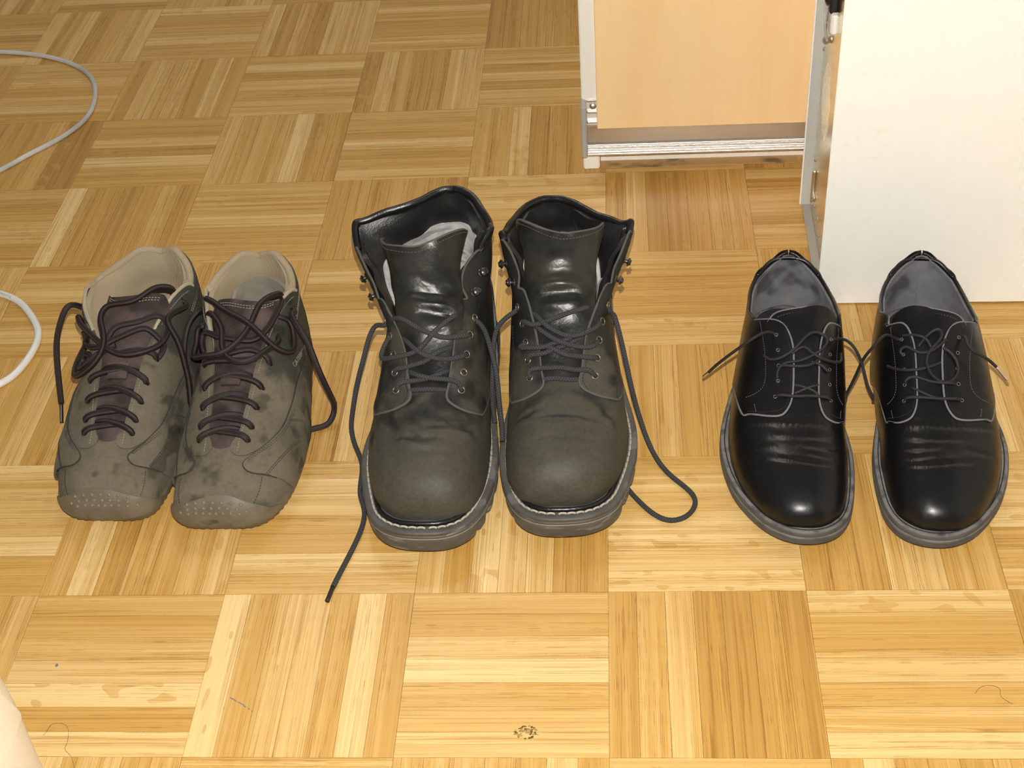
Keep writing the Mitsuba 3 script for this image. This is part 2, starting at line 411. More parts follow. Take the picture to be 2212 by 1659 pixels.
# its faint printing
mat('cable_print', principled((0.25, 0.25, 0.26), 0.6, 0.3))
tx = meshkit.text_mesh('networking', 0.0029, 0.0002)
tv = np.array(tx.vertices)
seg = np.r_[0, np.cumsum(np.linalg.norm(np.diff(c2, axis=0), axis=1))]
s0 = seg[np.argmin(np.linalg.norm(c2[:, :2] - (-0.3340, 0.5864), axis=1))]
s = s0 + tv[:, 0]
cx, cy = np.interp(s, seg, c2[:, 0]), np.interp(s, seg, c2[:, 1])
tx_, ty_ = np.interp(s + .001, seg, c2[:, 0]) - cx, np.interp(s + .001, seg, c2[:, 1]) - cy
ln = np.hypot(tx_, ty_)
side = np.c_[-ty_ / ln, tx_ / ln]
off = (tv[:, 1] - 0.0029 * 0.65)
rad = 0.00365 + tv[:, 2] * 0.2
th = off / 0.0036 - 0.35
tv2 = np.c_[cx + side[:, 0] * rad * np.sin(th), cy + side[:, 1] * rad * np.sin(th), 0.0036 + rad * np.cos(th)]
put('printing', trimesh.Trimesh(tv2, tx.faces, process=False), 'mat_cable_print', wc, 'faint grey printed lettering')


# ------------------------------------------------------------------ shoes: a last, and leather pieces cut flat and bent over it
PA = 0.1                                           # pattern width of half a section


class Last:
    """The outer surface of a shoe in its own axes (toe tip at the origin, y to the heel, z up). phi runs from -1 (left feather edge) over the ridge (0) to 1."""

    def __init__(self, y0, y1, left, right, height, ridge, foot, power, warp=None, ny=110, nphi=121):
        self.y0, self.y1, self.L = y0, y1, y1 - y0
        tau = np.linspace(0, 1, ny)
        y = self.y_of(tau)

        def prof(tab, root=False):
            t = np.array(tab, float)
            tt = self.tau(t[:, 0])
            return PchipInterpolator(tt, t[:, 1])(tau)
        wl, wr, h, xr, z0, pw = (prof(t) for t in (left, right, height, ridge, foot, power))
        th = np.linspace(-math.pi / 2, math.pi / 2, 241)
        S = np.zeros((ny, nphi, 3))
        for i in range(ny):
            sn, cn = np.abs(np.sin(th)), np.abs(np.cos(th))
            e = 2.0 / pw[i]
            xx = np.where(th < 0, xr[i] + (wl[i] - xr[i]) * sn ** e, xr[i] + (wr[i] - xr[i]) * sn ** e)
            zz = z0[i] + (h[i] - z0[i]) * cn ** e
            s = np.r_[0, np.cumsum(np.hypot(np.diff(xx), np.diff(zz)))]
            mid = s[120]
            left_s = np.linspace(0, mid, nphi // 2 + 1)
            right_s = np.linspace(mid, s[-1], nphi // 2 + 1)[1:]
            q = np.r_[left_s, right_s]
            S[i, :, 0] = np.interp(q, s, xx)
            S[i, :, 1] = y[i]
            S[i, :, 2] = np.interp(q, s, zz)
        if warp is not None:
            S = warp(S)
        self.tg, self.pg = tau, np.linspace(-1, 1, nphi)
        self.S = S
        self.f = [RectBivariateSpline(tau, self.pg, S[:, :, k], kx=3, ky=3) for k in range(3)]

    def tau(self, y):
        return np.arccos(np.clip(1 - 2 * (np.asarray(y, float) - self.y0) / self.L, -1, 1)) / np.pi

    def y_of(self, tau):
        return self.y0 + self.L * (1 - np.cos(np.pi * np.asarray(tau))) / 2

    def at(self, phi, y=None, w=0.0, tau=None, field=None):
        """Points w metres outside the surface, and the normals."""
        phi = np.atleast_1d(np.asarray(phi, float))
        t = np.atleast_1d(self.tau(y) if tau is None else np.asarray(tau, float))
        phi, t = np.broadcast_arrays(phi, t)
        ph = np.clip(phi, -1, 1)
        tc = np.clip(t, 0.0, 1.0)
        p = np.stack([f.ev(tc, ph) for f in self.f], -1)
        tn = np.clip(tc, 0.02, 0.985)
        du = np.stack([f.ev(tn, ph, dy=1) for f in self.f], -1)
        dv = np.stack([f.ev(tn, ph, dx=1) for f in self.f], -1)
        n = np.cross(du, dv)
        n /= np.linalg.norm(n, axis=-1, keepdims=True) + 1e-12
        self.du = np.linalg.norm(du, axis=-1)
        w = np.asarray(w, float)
        if field is not None:
            w = w + field(phi, self.y_of(tc), p)
        return p + n * w[..., None] if w.ndim else p + n * float(w), n


def outline(pts, step=0.25):
    """A closed outline through (phi, y) points; a third item marks a corner. In pattern units (phi, y)."""
    n = len(pts)
    P = np.array([p[:2] for p in pts], float)
    corner = [len(p) > 2 for p in pts]
    start = next((i for i in range(n) if corner[i]), 0)
    order = [(start + k) % n for k in range(n + 1)]
    out, run = [], [order[0]]
    for k in order[1:]:
        run.append(k)
        if corner[k] or k == order[-1]:
            q = P[run]
            if len(run) == 2:
                t = np.linspace(0, 1, 9)[:-1, None]
                out.append(q[0] * (1 - t) + q[1] * t)
            else:
                qq = q * [PA, 1.0]
                out.append(spline(qq, 10 * len(run))[:-1] / [PA, 1.0])
            run = [k]
    return np.vstack(out)


def open_curve(pts, per=8):
    q = np.array([p[:2] for p in pts], float) * [PA, 1.0]
    return spline(q, per * len(pts)) / [PA, 1.0]


def piece(last, poly, w0, w1, res=0.0035, holes=(), field=None, thin=None):
    """A flat piece of leather with outline poly (phi, y), bent over the last between the offsets w0 and w1. Returns (vertices, faces), uv = (phi, y)."""
    H = 0.02
    sc = last.L

    def flat(q):
        q = np.asarray(q, float)
        return np.c_[q[:, 0] * PA, last.tau(q[:, 1]) * sc]
    cs = m3.CrossSection([flat(poly)], m3.FillRule.Positive)
    if cs.area() < 1e-9:
        cs = m3.CrossSection([flat(poly)[::-1]], m3.FillRule.Positive)
    for (ph, y, r) in holes:
        last.at([ph], [y])
        a = np.linspace(0, 2 * np.pi, 21)[:-1]
        dyt = (last.tau(y + .001) - last.tau(y - .001)) * sc / .002
        dl = np.linalg.norm(last.at([ph], [y + .001])[0] - last.at([ph], [y - .001])[0]) / .002
        last.at([ph], [y])
        ring = np.c_[ph * PA + r / last.du[0] * PA * np.cos(a), last.tau(y) * sc + r * dyt / dl * np.sin(a)]
        cs = cs - m3.CrossSection([ring])
    m = m3.Manifold.extrude(cs, H, n_divisions=0).refine_to_length(res)
    # only the outline and the caps matter: the thickness gets one or a few rows
    g = m.to_mesh()
    v, f = np.array(g.vert_properties[:, :3]), np.array(g.tri_verts)
    c = v[f]
    nz = np.cross(c[:, 1] - c[:, 0], c[:, 2] - c[:, 0])
    nz = nz[:, 2] / (np.linalg.norm(nz, axis=1) + 1e-30)
    V, F, UV, n = [], [], [], 0
    for sel in (nz > 0.5, nz < -0.5, np.abs(nz) <= 0.5):
        ff = f[sel]
        idx, inv = np.unique(ff, return_inverse=True)
        V.append(v[idx]); F.append(inv.reshape(-1, 3) + n); n += len(idx)
    v, f = np.vstack(V), np.vstack(F)
    phi, tau = v[:, 0] / PA, v[:, 1] / sc
    y = last.y_of(tau)
    a, b = (w0, w1)
    w = a + (b - a) * v[:, 2] / H
    if thin is not None:
        w = w * thin(phi, y)
    p, _ = last.at(phi, None, w, tau=tau, field=field)
    return (p, f), np.c_[phi, y]


class Shoe:
    """Puts shoe parts into the scene: local axes to world, mirrored for the other foot."""

    def __init__(self, name, last, origin, angle, mirror, label, group=None):
        self.k = key(name)
        tag(self.k, label, 'shoe' if 'boot' not in name else 'boot', group)
        self.last, self.o, self.a, self.mirror = last, origin, math.radians(angle), mirror

    def world(self, p):
        p = np.array(p, float).reshape(-1, 3)
        if self.mirror:
            p = p * [-1, 1, 1]
        c, s = math.cos(self.a), math.sin(self.a)
        return np.c_[self.o[0] + c * p[:, 0] + s * p[:, 1], self.o[1] - s * p[:, 0] + c * p[:, 1], p[:, 2]]

    def part(self, name, mesh, m, parent=None, label=None, uv=None, smooth=True, kind=None):
        v, f = (mesh.vertices, mesh.faces) if isinstance(mesh, trimesh.Trimesh) else mesh
        f = np.asarray(f)
        if self.mirror:
            f = f[:, ::-1]
        mesh = (self.world(v), f)
        if isinstance(smooth, (int, float)) and not isinstance(smooth, bool):
            mesh = trimesh.Trimesh(*mesh, process=False)
            mesh.merge_vertices()
        return put(name, mesh, m, parent or self.k, label, kind=kind, smooth=smooth, uv=uv)

    def piece(self, name, poly, w0, w1, m, parent=None, label=None, **kw):
        mesh, uv = piece(self.last, poly, w0, w1, **kw)
        return self.part(name, mesh, m, parent, label, uv)

    def line(self, pts, w, per=10):
        """Points along a (phi, y) or (phi, y, w) line on the last."""
        q = np.array([(p[0] * PA, p[1], p[2] if len(p) > 2 and not isinstance(p[2], str) else 0.0) for p in pts], float)
        q = spline(q, per * len(pts))
        return self.last.at(q[:, 0] / PA, q[:, 1], w + q[:, 2])[0]

    def edge(self, name, pts, w, r, m, parent=None, label=None, per=12, sides=6):
        t, uv = tube(self.line(pts, w, per), r, sides)
        return self.part(name, t, m, parent, label, uv)

    def stitches(self, pts, w, m, parent=None, pitch=0.0032, length=0.0021, r=0.00038, label=None):
        p = self.line(pts, w, 30)
        s = np.r_[0, np.cumsum(np.linalg.norm(np.diff(p, axis=0), axis=1))]
        ms = []
        for k in range(int(s[-1] / pitch)):
            a = np.linspace(k * pitch, k * pitch + length, 3)
            q = np.c_[[np.interp(a, s, p[:, j]) for j in range(3)]].T
            q[[0, 2], 2] -= 0.0002
            ms.append(tube(q, r, 5)[0])
        return self.part('stitching', join(ms), m, parent, label, kind='stuff')

    def ring(self, phi, y, w, r, thick):
        p, n = self.last.at([phi], [y], w)
        t = trimesh.creation.torus(r, thick, major_sections=20, minor_sections=8)
        t.apply_transform(trimesh.geometry.align_vectors([0, 0, 1], n[0]))
        t.apply_translation(p[0])
        return t

    def lace(self, name, pts, r, m, parent=None, label=None, n=None, sides=8, flat=1.0):
        """A lace through control points: ('s', phi, y, w) on the last or ('x', x, y, z) free in the shoe's axes, not mirrored when 'w'."""
        q = []
        for p in pts:
            if p[0] == 's':
                q.append(self.last.at([p[1]], [p[2]], p[3])[0][0])
            else:
                q.append(np.array(p[1:4], float))
        q = np.array(q)
        L = np.linalg.norm(np.diff(q, axis=0), axis=1).sum()
        path = spline(q, n or max(12, int(L / 0.0025)))
        lo = path[:, 2] < r
        path[lo, 2] = r
        t, uv = tube(path, r, sides, flat=flat)
        return self.part(name, t, m, parent, label, uv)


def sole_rings(pts, rings, spring, n=160, lug=None):
    """A sole lofted through rings: (z, inset). pts: closed outline (x, y). Returns mesh with flat caps."""
    o = spline(np.array(pts, float), n, closed=True)
    t = np.roll(o, -1, 0) - np.roll(o, 1, 0)
    t /= np.linalg.norm(t, axis=1, keepdims=True)
    nr = np.c_[t[:, 1], -t[:, 0]]
    area = 0.5 * np.sum(o[:, 0] * np.roll(o[:, 1], -1) - np.roll(o[:, 0], -1) * o[:, 1])
    if area < 0:
        nr = -nr
    s = np.r_[0, np.cumsum(np.linalg.norm(np.diff(np.vstack([o, o[:1]]), axis=0), axis=1))][:-1]
    V = []
    for ri, (z, inset) in enumerate(rings):
        q = o - nr * inset
        if lug is not None:
            q = q - nr * lug(s, z, o)[:, None]
        zz = z + np.array([spring(y, z) for y in q[:, 1]])
        V.append(np.c_[q, zz])
    R = len(V)
    V = np.vstack(V)
    F = []
    i = np.arange(n)
    j = (i + 1) % n
    for k in range(R - 1):
        a, b = k * n, (k + 1) * n
        F += [np.c_[a + i, a + j, b + j], np.c_[a + i, b + j, b + i]]
    from shapely.geometry import Polygon
    for base, flip in ((0, True), ((R - 1) * n, False)):
        q = V[base:base + n, :2]
        v2, f2 = trimesh.creation.triangulate_polygon(Polygon(q), engine='earcut')
        from scipy.spatial import cKDTree
        idx = cKDTree(q).query(v2)[1]
        ff = base + idx[f2]
        c = V[ff][:, :, :2]
        up = np.cross(c[:, 1] - c[:, 0], c[:, 2] - c[:, 0]) > 0
        ff[up == flip] = ff[up == flip][:, ::-1]
        F.append(ff)
    F = np.vstack(F)
    if area < 0:
        side = np.arange(len(F)) < 2 * n * (R - 1)
        F[side] = F[side][:, ::-1]
    return trimesh.Trimesh(V, F, process=False), o, nr, s


# ------------------------------------------------------------------ the black derby shoes
DERBY_SOLE = [(.0024, 0), (.0200, .0035), (.0330, .0135), (.0420, .031), (.0462, .052), (.0485, .077), (.0488, .102), (.0465, .125), (.042, .155), (.0365, .200), (.034, .245), (.0335, .280),
              (.028, .302), (.016, .3145), (-.003, .318), (-.022, .3145), (-.035, .301), (-.0405, .280), (-.0435, .248), (-.052, .205), (-.0625, .155), (-.0668, .118), (-.0655, .098), (-.0617, .077),
              (-.0535, .053), (-.042, .0325), (-.0285, .0150), (-.0135, .0040)]
_z0 = 0.0215
DERBY = Last(
    0.007, 0.314,
    left=[(.0070, .0), (.0087, -.012), (.0122, -.019), (.0173, -.0255), (.0259, -.033), (.0414, -.0425), (.0650, -.0525), (.0900, -.0575), (.1150, -.0595), (.1500, -.0575), (.2000, -.0505), (.2500, -.0435), (.2800, -.0395), (.2950, -.0345), (.3060, -.0235), (.3110, -.014), (.3140, -.003)],
    right=[(.0070, .004), (.0087, .0155), (.0122, .022), (.0173, .0275), (.0259, .034), (.0414, .0385), (.0650, .0415), (.0900, .0430), (.1150, .0425), (.1500, .0435), (.2000, .0440), (.2500, .0400), (.2800, .0345), (.2950, .0285), (.3060, .0185), (.3110, .009), (.3140, -.002)],
    height=[(.0070, _z0 + .001), (.0083, .0285), (.0104, .0335), (.0147, .0385), (.0225, .0435), (.0328, .0480), (.0500, .0535), (.0750, .0580), (.1000, .0640), (.1150, .0700), (.1400, .0835), (.1650, .0985), (.1900, .1100), (.2200, .118), (.2600, .120), (.2900, .115), (.3140, .112)],
    ridge=[(.0070, .002), (.0328, .002), (.1000, .006), (.1400, .007), (.2000, .006), (.3140, -.003)],
    foot=[(.0070, _z0), (.0500, _z0 - .003), (.1500, _z0 - .003), (.3140, _z0 - .003)],
    power=[(.0070, 1.9), (.0242, 2.15), (.0600, 2.2), (.1000, 2.15), (.1500, 2.2), (.2000, 2.55), (.2500, 2.6), (.3140, 2.6)])


_z1 = 0.0350
_bw = dict(
    left=[(.0155, 0), (.0168, -.0170), (.0208, -.0280), (.0288, -.0375), (.0412, -.0470), (.0600, -.0545), (.0850, -.0595), (.1100, -.0610), (.1400, -.0580), (.1800, -.0515), (.2200, -.0475), (.2600, -.0445), (.2850, -.0395), (.2980, -.0305), (.3060, -.0165), (.3090, 0)],
    right=[(.0155, .002), (.0168, .0165), (.0208, .0265), (.0288, .0340), (.0412, .0405), (.0600, .0450), (.0850, .0468), (.1100, .0468), (.1400, .0450), (.1800, .0440), (.2200, .0430), (.2600, .0405), (.2850, .0350), (.2980, .0260), (.3060, .0130), (.3090, 0)],
    height=[(.0155, _z1 + .001), (.0166, .0425), (.0195, .0525), (.0252, .0620), (.0350, .0700), (.0500, .0750), (.0750, .0790), (.1000, .0830), (.1150, .0875), (.1300, .0965), (.1500, .1120), (.1720, .1310), (.2000, .1520), (.2250, .1720), (.2500, .192), (.2700, .2), (.3090, .2)],
    ridge=[(.0155, 0), (.0500, -.001), (.1000, -.003), (.1700, -.004), (.2500, -.005), (.3090, 0)],
    foot=[(.0155, _z1), (.0600, _z1 - .003), (.3090, _z1 - .003)],
    power=[(.0155, 2.1), (.0323, 2.35), (.0600, 2.35), (.1000, 2.25), (.1500, 2.35), (.2000, 2.8), (.2500, 3.2), (.3090, 3.2)])
BOOT = Last(.0155, .309, **_bw)


def smooth01(a, b, x):
    t = np.clip((x - a) / (b - a), 0, 1)
    return t * t * (3 - 2 * t)


def boot_flare(lat_out, med_out, med_front=.38):
    """The open flaps: pulled outwards, their front edges folded back towards the heel."""
    def warp(S):
        S = S.copy()
        x, y, z = S[..., 0], S[..., 1], S[..., 2]
        side = np.tanh((x + .004) / .008)
        t = smooth01(.105, .170, z) * (1 - np.where(side > 0, smooth01(.215, .292, y), smooth01(.225, .300, y)))
        lat, med = np.clip(-side, 0, 1), np.clip(side, 0, 1)
        front = 1 - smooth01(.20, .52, np.abs(np.linspace(-1, 1, S.shape[1])))[None, :] + 0 * x
        k = t * (1 - np.where(side > 0, med_front * (1 - .9 * smooth01(.140, .165, z)), .30) * front)
        S[..., 0] = x - lat_out * 1.25 * k * lat + med_out * 1.25 * k * med
        S[..., 0] += .009 * smooth01(.10, .165, z) * smooth01(.20, .30, y)
        S[..., 1] = y + t * np.abs(side) * np.where(side > 0, .012 + .012 * front, .016 + .024 * front)
        return S
    return warp


def boot_lean(dx):
    def warp(S):
        S = S.copy()
        S[..., 0] -= dx * smooth01(.12, .175, S[..., 2])
        return S
    return warp


BOOT_Q = {False: Last(.0155, .309, warp=boot_flare(.060, .018, 1.25), **_bw), True: Last(.0155, .309, warp=boot_flare(.045, .023), **_bw)}
BOOT_T = {False: Last(.0155, .309, warp=boot_lean(.013), **_bw), True: BOOT}
BOOTQ = BOOT_Q[False]

_z2 = 0.0135
SNEAKER = Last(
    .003, .280,
    left=[(.003, -.005), (.0045, -.0230), (.009, -.0345), (.018, -.0440), (.035, -.0525), (.055, -.0580), (.08, -.0605), (.11, -.0605), (.15, -.0550), (.2, -.0475), (.235, -.0430), (.255, -.0385), (.268, -.0300), (.276, -.0170), (.28, 0)],
    right=[(.003, .005), (.0045, .0225), (.009, .0325), (.018, .0400), (.035, .0435), (.055, .0450), (.08, .0455), (.11, .0450), (.15, .0445), (.2, .0430), (.235, .0410), (.255, .0365), (.268, .0280), (.276, .0155), (.28, 0)],
    height=[(.003, .0150), (.0045, .0270), (.009, .0350), (.018, .0425), (.035, .0515), (.06, .0615), (.09, .0735), (.12, .0860), (.15, .0965), (.18, .1060), (.21, .1150), (.24, .1270), (.265, .1330), (.28, .1330)],
    ridge=[(.003, 0), (.05, -.002), (.1, -.003), (.2, -.003), (.28, 0)],
    foot=[(.003, _z2), (.28, _z2)],
    power=[(.003, 2.0), (.02, 2.3), (.06, 2.2), (.1, 2.15), (.15, 2.25), (.2, 2.6), (.25, 2.9), (.28, 2.9)])



def phi_at(last, y, z, side):
    """phi of the point at height z on the left (-1) or right (1) wall of the section at y."""
    ph = np.linspace(0.02, 1, 200) * side
    zz = last.at(ph, np.full(200, y))[0][:, 2]
    return float(ph[np.argmin(np.abs(zz - z))])


def wall_line(last, tab, side):
    """Points (phi, y) of a line given by heights over y on one wall."""
    return [(phi_at(last, y, z, side), y) for y, z in tab]


def creases(lines, depth=0.0008, width=0.002, last=None):
    """A displacement that presses folds into the leather along (phi, y) lines, with a swell in front of and behind each."""
    segs = []
    for l in lines:
        d = 1.0
        pts = l
        if isinstance(l, tuple):
            pts, d = l
        q = spline([(p[0] * 0.055, p[1]) for p in pts], 24)
        tp = np.sin(np.linspace(0, np.pi, 24)) ** 0.6
        segs.append((q, tp * d))

    def field(phi, y, p):
        x = np.stack([np.asarray(phi) * 0.055, np.asarray(y)], -1)
        out = np.zeros(x.shape[0])
        for q, tp in segs:
            d = np.linalg.norm(x[:, None] - q[None], axis=-1)
            i = d.argmin(1)
            r = d[np.arange(len(x)), i] / width
            out += depth * tp[i] * (-np.exp(-r * r) + 0.55 * np.exp(-((r - 1.9) / 0.9) ** 2))
        return out
    return field


def sum_fields(*fs):
    return lambda phi, y, p: sum(f(phi, y, p) for f in fs)


def lumps(amp, freq, seed):
    return lambda phi, y, p: amp * (meshkit.fbm(np.c_[p * freq], 3, seed) - 0.5)


# === BUILD
# ------------------------------------------------------------------ derby shoes
def leather_black(p, n, uv):
    k = fbm(p.x * 60, p.y * 60, p.z * 60, 3)
    dust = smoothstep(0.62, 0.85, noise(p.x * 700, p.y * 700, p.z * 700)) * 0.02
    return mix((0.003, 0.003, 0.0032), (0.006, 0.0058, 0.0057), k) + dust * 0.10


def leather_bump(p, n, uv):
    return fbm(p.x * 900, p.y * 900, p.z * 900, 2) * 0.6 + 0.4 * noise(p.x * 320, p.y * 320, p.z * 320)


mat('derby_leather', principled(mikit.proc(leather_black), 0.32, 0.40), mikit.proc(leather_bump, 0.0003), 0.00006)
mat('raw_edge', principled((0.15, 0.15, 0.155), 0.7, 0.3))
mat('black_lining', principled((0.02, 0.021, 0.024), 0.5, 0.4))


def suede_grey(p, n, uv):
    k = fbm(p.x * 70, p.y * 70, p.z * 70, 4)
    worn = smoothstep(0.50, 0.70, fbm(p.x * 38 + 4, p.y * 38, p.z * 38, 3))
    c = mix((0.12, 0.12, 0.135), (0.23, 0.225, 0.24), k)
    return mix(c, (0.03, 0.03, 0.034), worn * 0.7)


mat('derby_lining', principled(mikit.proc(suede_grey), 0.85, 0.2))


def rubber_dusty(p, n, uv):
    k = fbm(p.x * 120, p.y * 120, p.z * 300, 3)
    up = smoothstep(0.5, 0.95, n.z)
    c = mix((0.048, 0.046, 0.045), (0.105, 0.100, 0.097), k)
    return mix(c, (0.20, 0.188, 0.182), 0.75 * up * smoothstep(0.25, 0.6, k))


mat('derby_sole', principled(mikit.proc(rubber_dusty), 0.6, 0.3))
mat('thread_grey', principled((0.11, 0.11, 0.115), 0.8, 0.2))
mat('thread_black', principled((0.03, 0.03, 0.032), 0.8, 0.2))


def braid(u, v, pitch, strands):
    a = u * 6.28318
    return 0.5 + 0.25 * (dr.sin(strands * a + v * pitch) + dr.sin(strands * a - v * pitch))


def lace_black_bump(p, n, uv):
    return braid(uv.x, uv.y, 3400.0, 3.0)


mat('lace_black', principled((0.017, 0.017, 0.018), 0.6, 0.35, sheen=0.3), mikit.proc(lace_black_bump, 0.0002), 0.0002)
mat('silver', {'type': 'roughconductor', 'material': 'Al', 'alpha': 0.25})
mat('eyelet_silver', principled((0.30, 0.29, 0.28), 0.35, 0.5, metal=0.9))

d_creases = sum_fields(creases([[(-.71, .109), (-.32, .0950), (.126, .0928), (.598, .100)], ([(-.40, .0835), (.027, .0785), (.40, .0850)], 0.9), ([(-.10, .0720), (.15, .0690), (.52, .0760)], 1.1),
                                ([(-.45, .0610), (-.1, .0540), (.20, .0525), (.50, .058)], 1.0), ([(.05, .0620), (.25, .0600), (.48, .0660)], 0.8), ([(-.7, .0790), (-.5, .0730), (-.30, .0710)], 0.6)], 0.0010, 0.0021),
                       lumps(0.0010, 45, 3))


def d_spring(y, z):
    return (0.0068 - 0.12 * z) * max(0.0, (0.065 - y) / 0.065) ** 2


DERBY_COLLAR = [(.208, .0860), (.225, .0775), (.245, .0710), (.268, .0655), (.286, .0645), (.300, .0690), (.309, .0765), (.314, .0820)]


def build_derby(origin, angle, mirror, label, laces):
    sh = Shoe('derby_shoe', DERBY, origin, angle, mirror, label, 'pair of black derby shoes')
    L = DERBY
    rings = [(0.0, .0035), (.0022, .0010), (.005, .0002), (.0098, 0.0), (.0106, .0006), (.0112, .0016), (.0120, .0016), (.0127, .0004), (.0136, 0.0), (.0168, .0002), (.0180, .0010), (.0185, .0024)]
    sole, o, nr, s = sole_rings(DERBY_SOLE, rings, d_spring)
    sk = sh.part('sole', sole, 'mat_derby_sole', label='dusty dark rubber sole with a grooved edge', smooth=40)
    # welt seam: a fine rib of stitches round the fore part
    rib = np.c_[o - nr * 0.0042, np.full(len(o), 0.0187)]
    rib[:, 2] += [d_spring(y, .0187) for y in rib[:, 1]]
    fore = rib[np.argsort(s)]
    sel = [i for i in range(len(rib)) if rib[i, 1] < .19]
    first = next(i for i in range(len(rib)) if rib[i, 1] >= .19)
    order = [(first + k) % len(rib) for k in range(len(rib))]
    path = np.array([rib[i] for i in order if rib[i, 1] < .19])
    sh.part('welt_seam', tube(path, 0.00055, 6)[0], 'mat_thread_black', sk)
    # vamp, tongue
    vamp = outline([(-1, .007, 'c'), (1, .007, 'c'), (1, .215, 'c'), (.62, .175), (.30, .135), (.12, .121), (-.12, .121), (-.30, .135), (-.62, .175), (-1, .215, 'c')])
    sh.piece('vamp', vamp, -0.0012, 0.0, 'mat_derby_leather', label='creased vamp with a rounded shiny toe', field=d_creases, res=0.0022)
    tongue = outline([(-.30, .118, 'c'), (.30, .118, 'c'), (.32, .150), (.345, .183), (.30, .1935), (.17, .1950), (.02, .1915), (-.14, .1895), (-.235, .1885), (-.285, .1835), (-.31, .150)])
    tf = lambda phi, y, p: -0.0010 + 0.0028 * np.clip((y - .178) / .015, 0, 1) ** 2 + 0.0006 * (meshkit.fbm(p * 70, 2, 5) - .5) * np.clip((y - .12) / .03, 0, 1)
    tk = sh.piece('tongue', tongue, -0.0012, 0.0006, 'mat_derby_leather', label='plain black tongue with a stitched top edge', field=tf, res=0.003)
    sh.edge('edge', [(.345, .183), (.30, .1935), (.17, .1950), (.02, .1915), (-.14, .1895), (-.235, .1885), (-.285, .1835)], 0.0010, 0.0008, 'mat_raw_edge', tk)
    sh.stitches([(.27, .1900), (.17, .1912), (.02, .1878), (-.14, .1858), (-.235, .1850)], 0.0003, 'mat_thread_grey', tk, pitch=0.0026, length=0.0014, r=0.0003)
    # quarters
    for side in (-1, 1):
        inner = [(.24, .1010), (.195, .1045), (.150, .1120), (.118, .136), (.118, .157), (.150, .1725), (.205, .1825), (.29, .1885), (.36, .1935)] if side > 0 else \
                [(.24, .1010), (.195, .1045), (.150, .1120), (.118, .136), (.112, .157), (.145, .1715), (.200, .1805), (.29, .1870), (.36, .1925)]
        inner = [(a * side, b) for a, b in inner]
        col = wall_line(L, DERBY_COLLAR, side)
        low = (.61 * side, .1120, 'c')
        feather = [(1.0 * side, 0.314, 'c'), (1.0 * side, .195, 'c')]
        ring = [low, (.42 * side, .1040)] + inner + [(.43 * side, .2000)] + col + feather + [(.85 * side, .1720), (.70 * side, .1400)]
        if side > 0:
            ring = [low, (.42, .1020)] + ring[2:]
        poly = outline(ring)
        eyes = [(.228 * side, .1690), (.228 * side, .1560), (.235 * side, .1435), (.252 * side, .1310), (.288 * side, .1180)]
        holes = [(a, b, 0.0012) for a, b in eyes]
        q = sh.piece('quarter', poly, 0.0, 0.0017, 'mat_derby_leather', label=None, holes=holes, res=0.003, field=lumps(0.0007, 40, 8 + side))
        front = [(.85 * side, .1720), (.70 * side, .1400), (.61 * side, .1122), (.58 * side, .1112), (.42 * side, .1040 if side < 0 else .1020)] + inner + [(.43 * side, .2000)] + col[:1]
        sh.edge('edge', front, 0.0010, 0.00095, 'mat_raw_edge', q)
        seam = [(.345 * side, .1890), (.335 * side, .1730), (.335 * side, .1560), (.350 * side, .1400), (.385 * side, .1300), (.46 * side, .1265), (.575 * side, .1280)]
        sh.stitches(seam, 0.0018, 'mat_thread_grey', q, pitch=0.0022, length=0.0013, r=0.00032)
        seam2 = [(.16 * side, .170), (.136 * side, .157), (.140 * side, .136), (.172 * side, .1135), (.22 * side, .1070), (.42 * side, .1070), (.575 * side, .1145)]
        sh.stitches(seam2, 0.0018, 'mat_thread_black', q, pitch=0.0022, length=0.0015, r=0.00030)
        sh.stitches([(.48 * side, .1095), (.485 * side, .1150), (.49 * side, .1200)], 0.0018, 'mat_thread_grey', q, pitch=0.0022, length=0.0015, r=0.0004)
        for a, b in eyes:
            r = sh.ring(a, b, 0.0018, 0.0014, 0.00035)
            sh.part('eyelet', r, 'mat_eyelet_silver', q)
        # padded top line
        sh.edge('top_line', [(.40 * side, .1970), (.43 * side, .2010)] + col, 0.0006, 0.0019, 'mat_derby_leather', q, sides=10)
        # lining
        lcol = [(a, b) for a, b in wall_line(L, [(y, z - .001) for y, z in DERBY_COLLAR], side)]
        lin_ = outline([(.20 * side, .165, 'c'), (.22 * side, .182), (.36 * side, .1920), (.43 * side, .2000)] + lcol + [(.97 * side, 0.314, 'c'), (.97 * side, .150, 'c')])
        lk = sh.piece('lining', lin_, -0.0030, -0.0012, 'mat_derby_lining', label='worn grey suede heel lining', res=0.004)
        sh.edge('edge', wall_line(L, [(y, z - .0035) for y, z in DERBY_COLLAR], side), -0.0030, 0.0006, 'mat_thread_grey', lk)
        # heel strip
        hs = outline([(p, y) for p, y in wall_line(L, [(.296, .0690), (.304, .0728), (.309, .0780), (.314, .0840)], side)] + [(1.0 * side, 0.314, 'c'), (1.0 * side, .296, 'c')])
        sh.piece('heel_strip', hs, 0.0017, 0.0027, 'mat_derby_leather', res=0.003)
    back = []
    for side, rev in ((-1, False), (1, True)):
        c3 = wall_line(L, [(.296, .0672), (.303, .0712), (.309, .0765)], side)
        back += [L.at([p], [y], 0.0008)[0][0] for p, y in (c3[::-1] if rev else c3)]
    sh.part('heel_tab', tube(spline(back, 40), 0.0023, 10)[0], 'mat_derby_leather', label='rounded shiny heel tab at the back of the top line')
    ins = [(x * .86 - .001, .014 + y * .915) for x, y in DERBY_SOLE]
    im, *_ = sole_rings(ins, [(.0175, 0), (.0225, .001), (.0235, .004)], lambda y, z: 0)
    sh.part('insole', im, 'mat_black_lining', label='black insole', smooth=40)
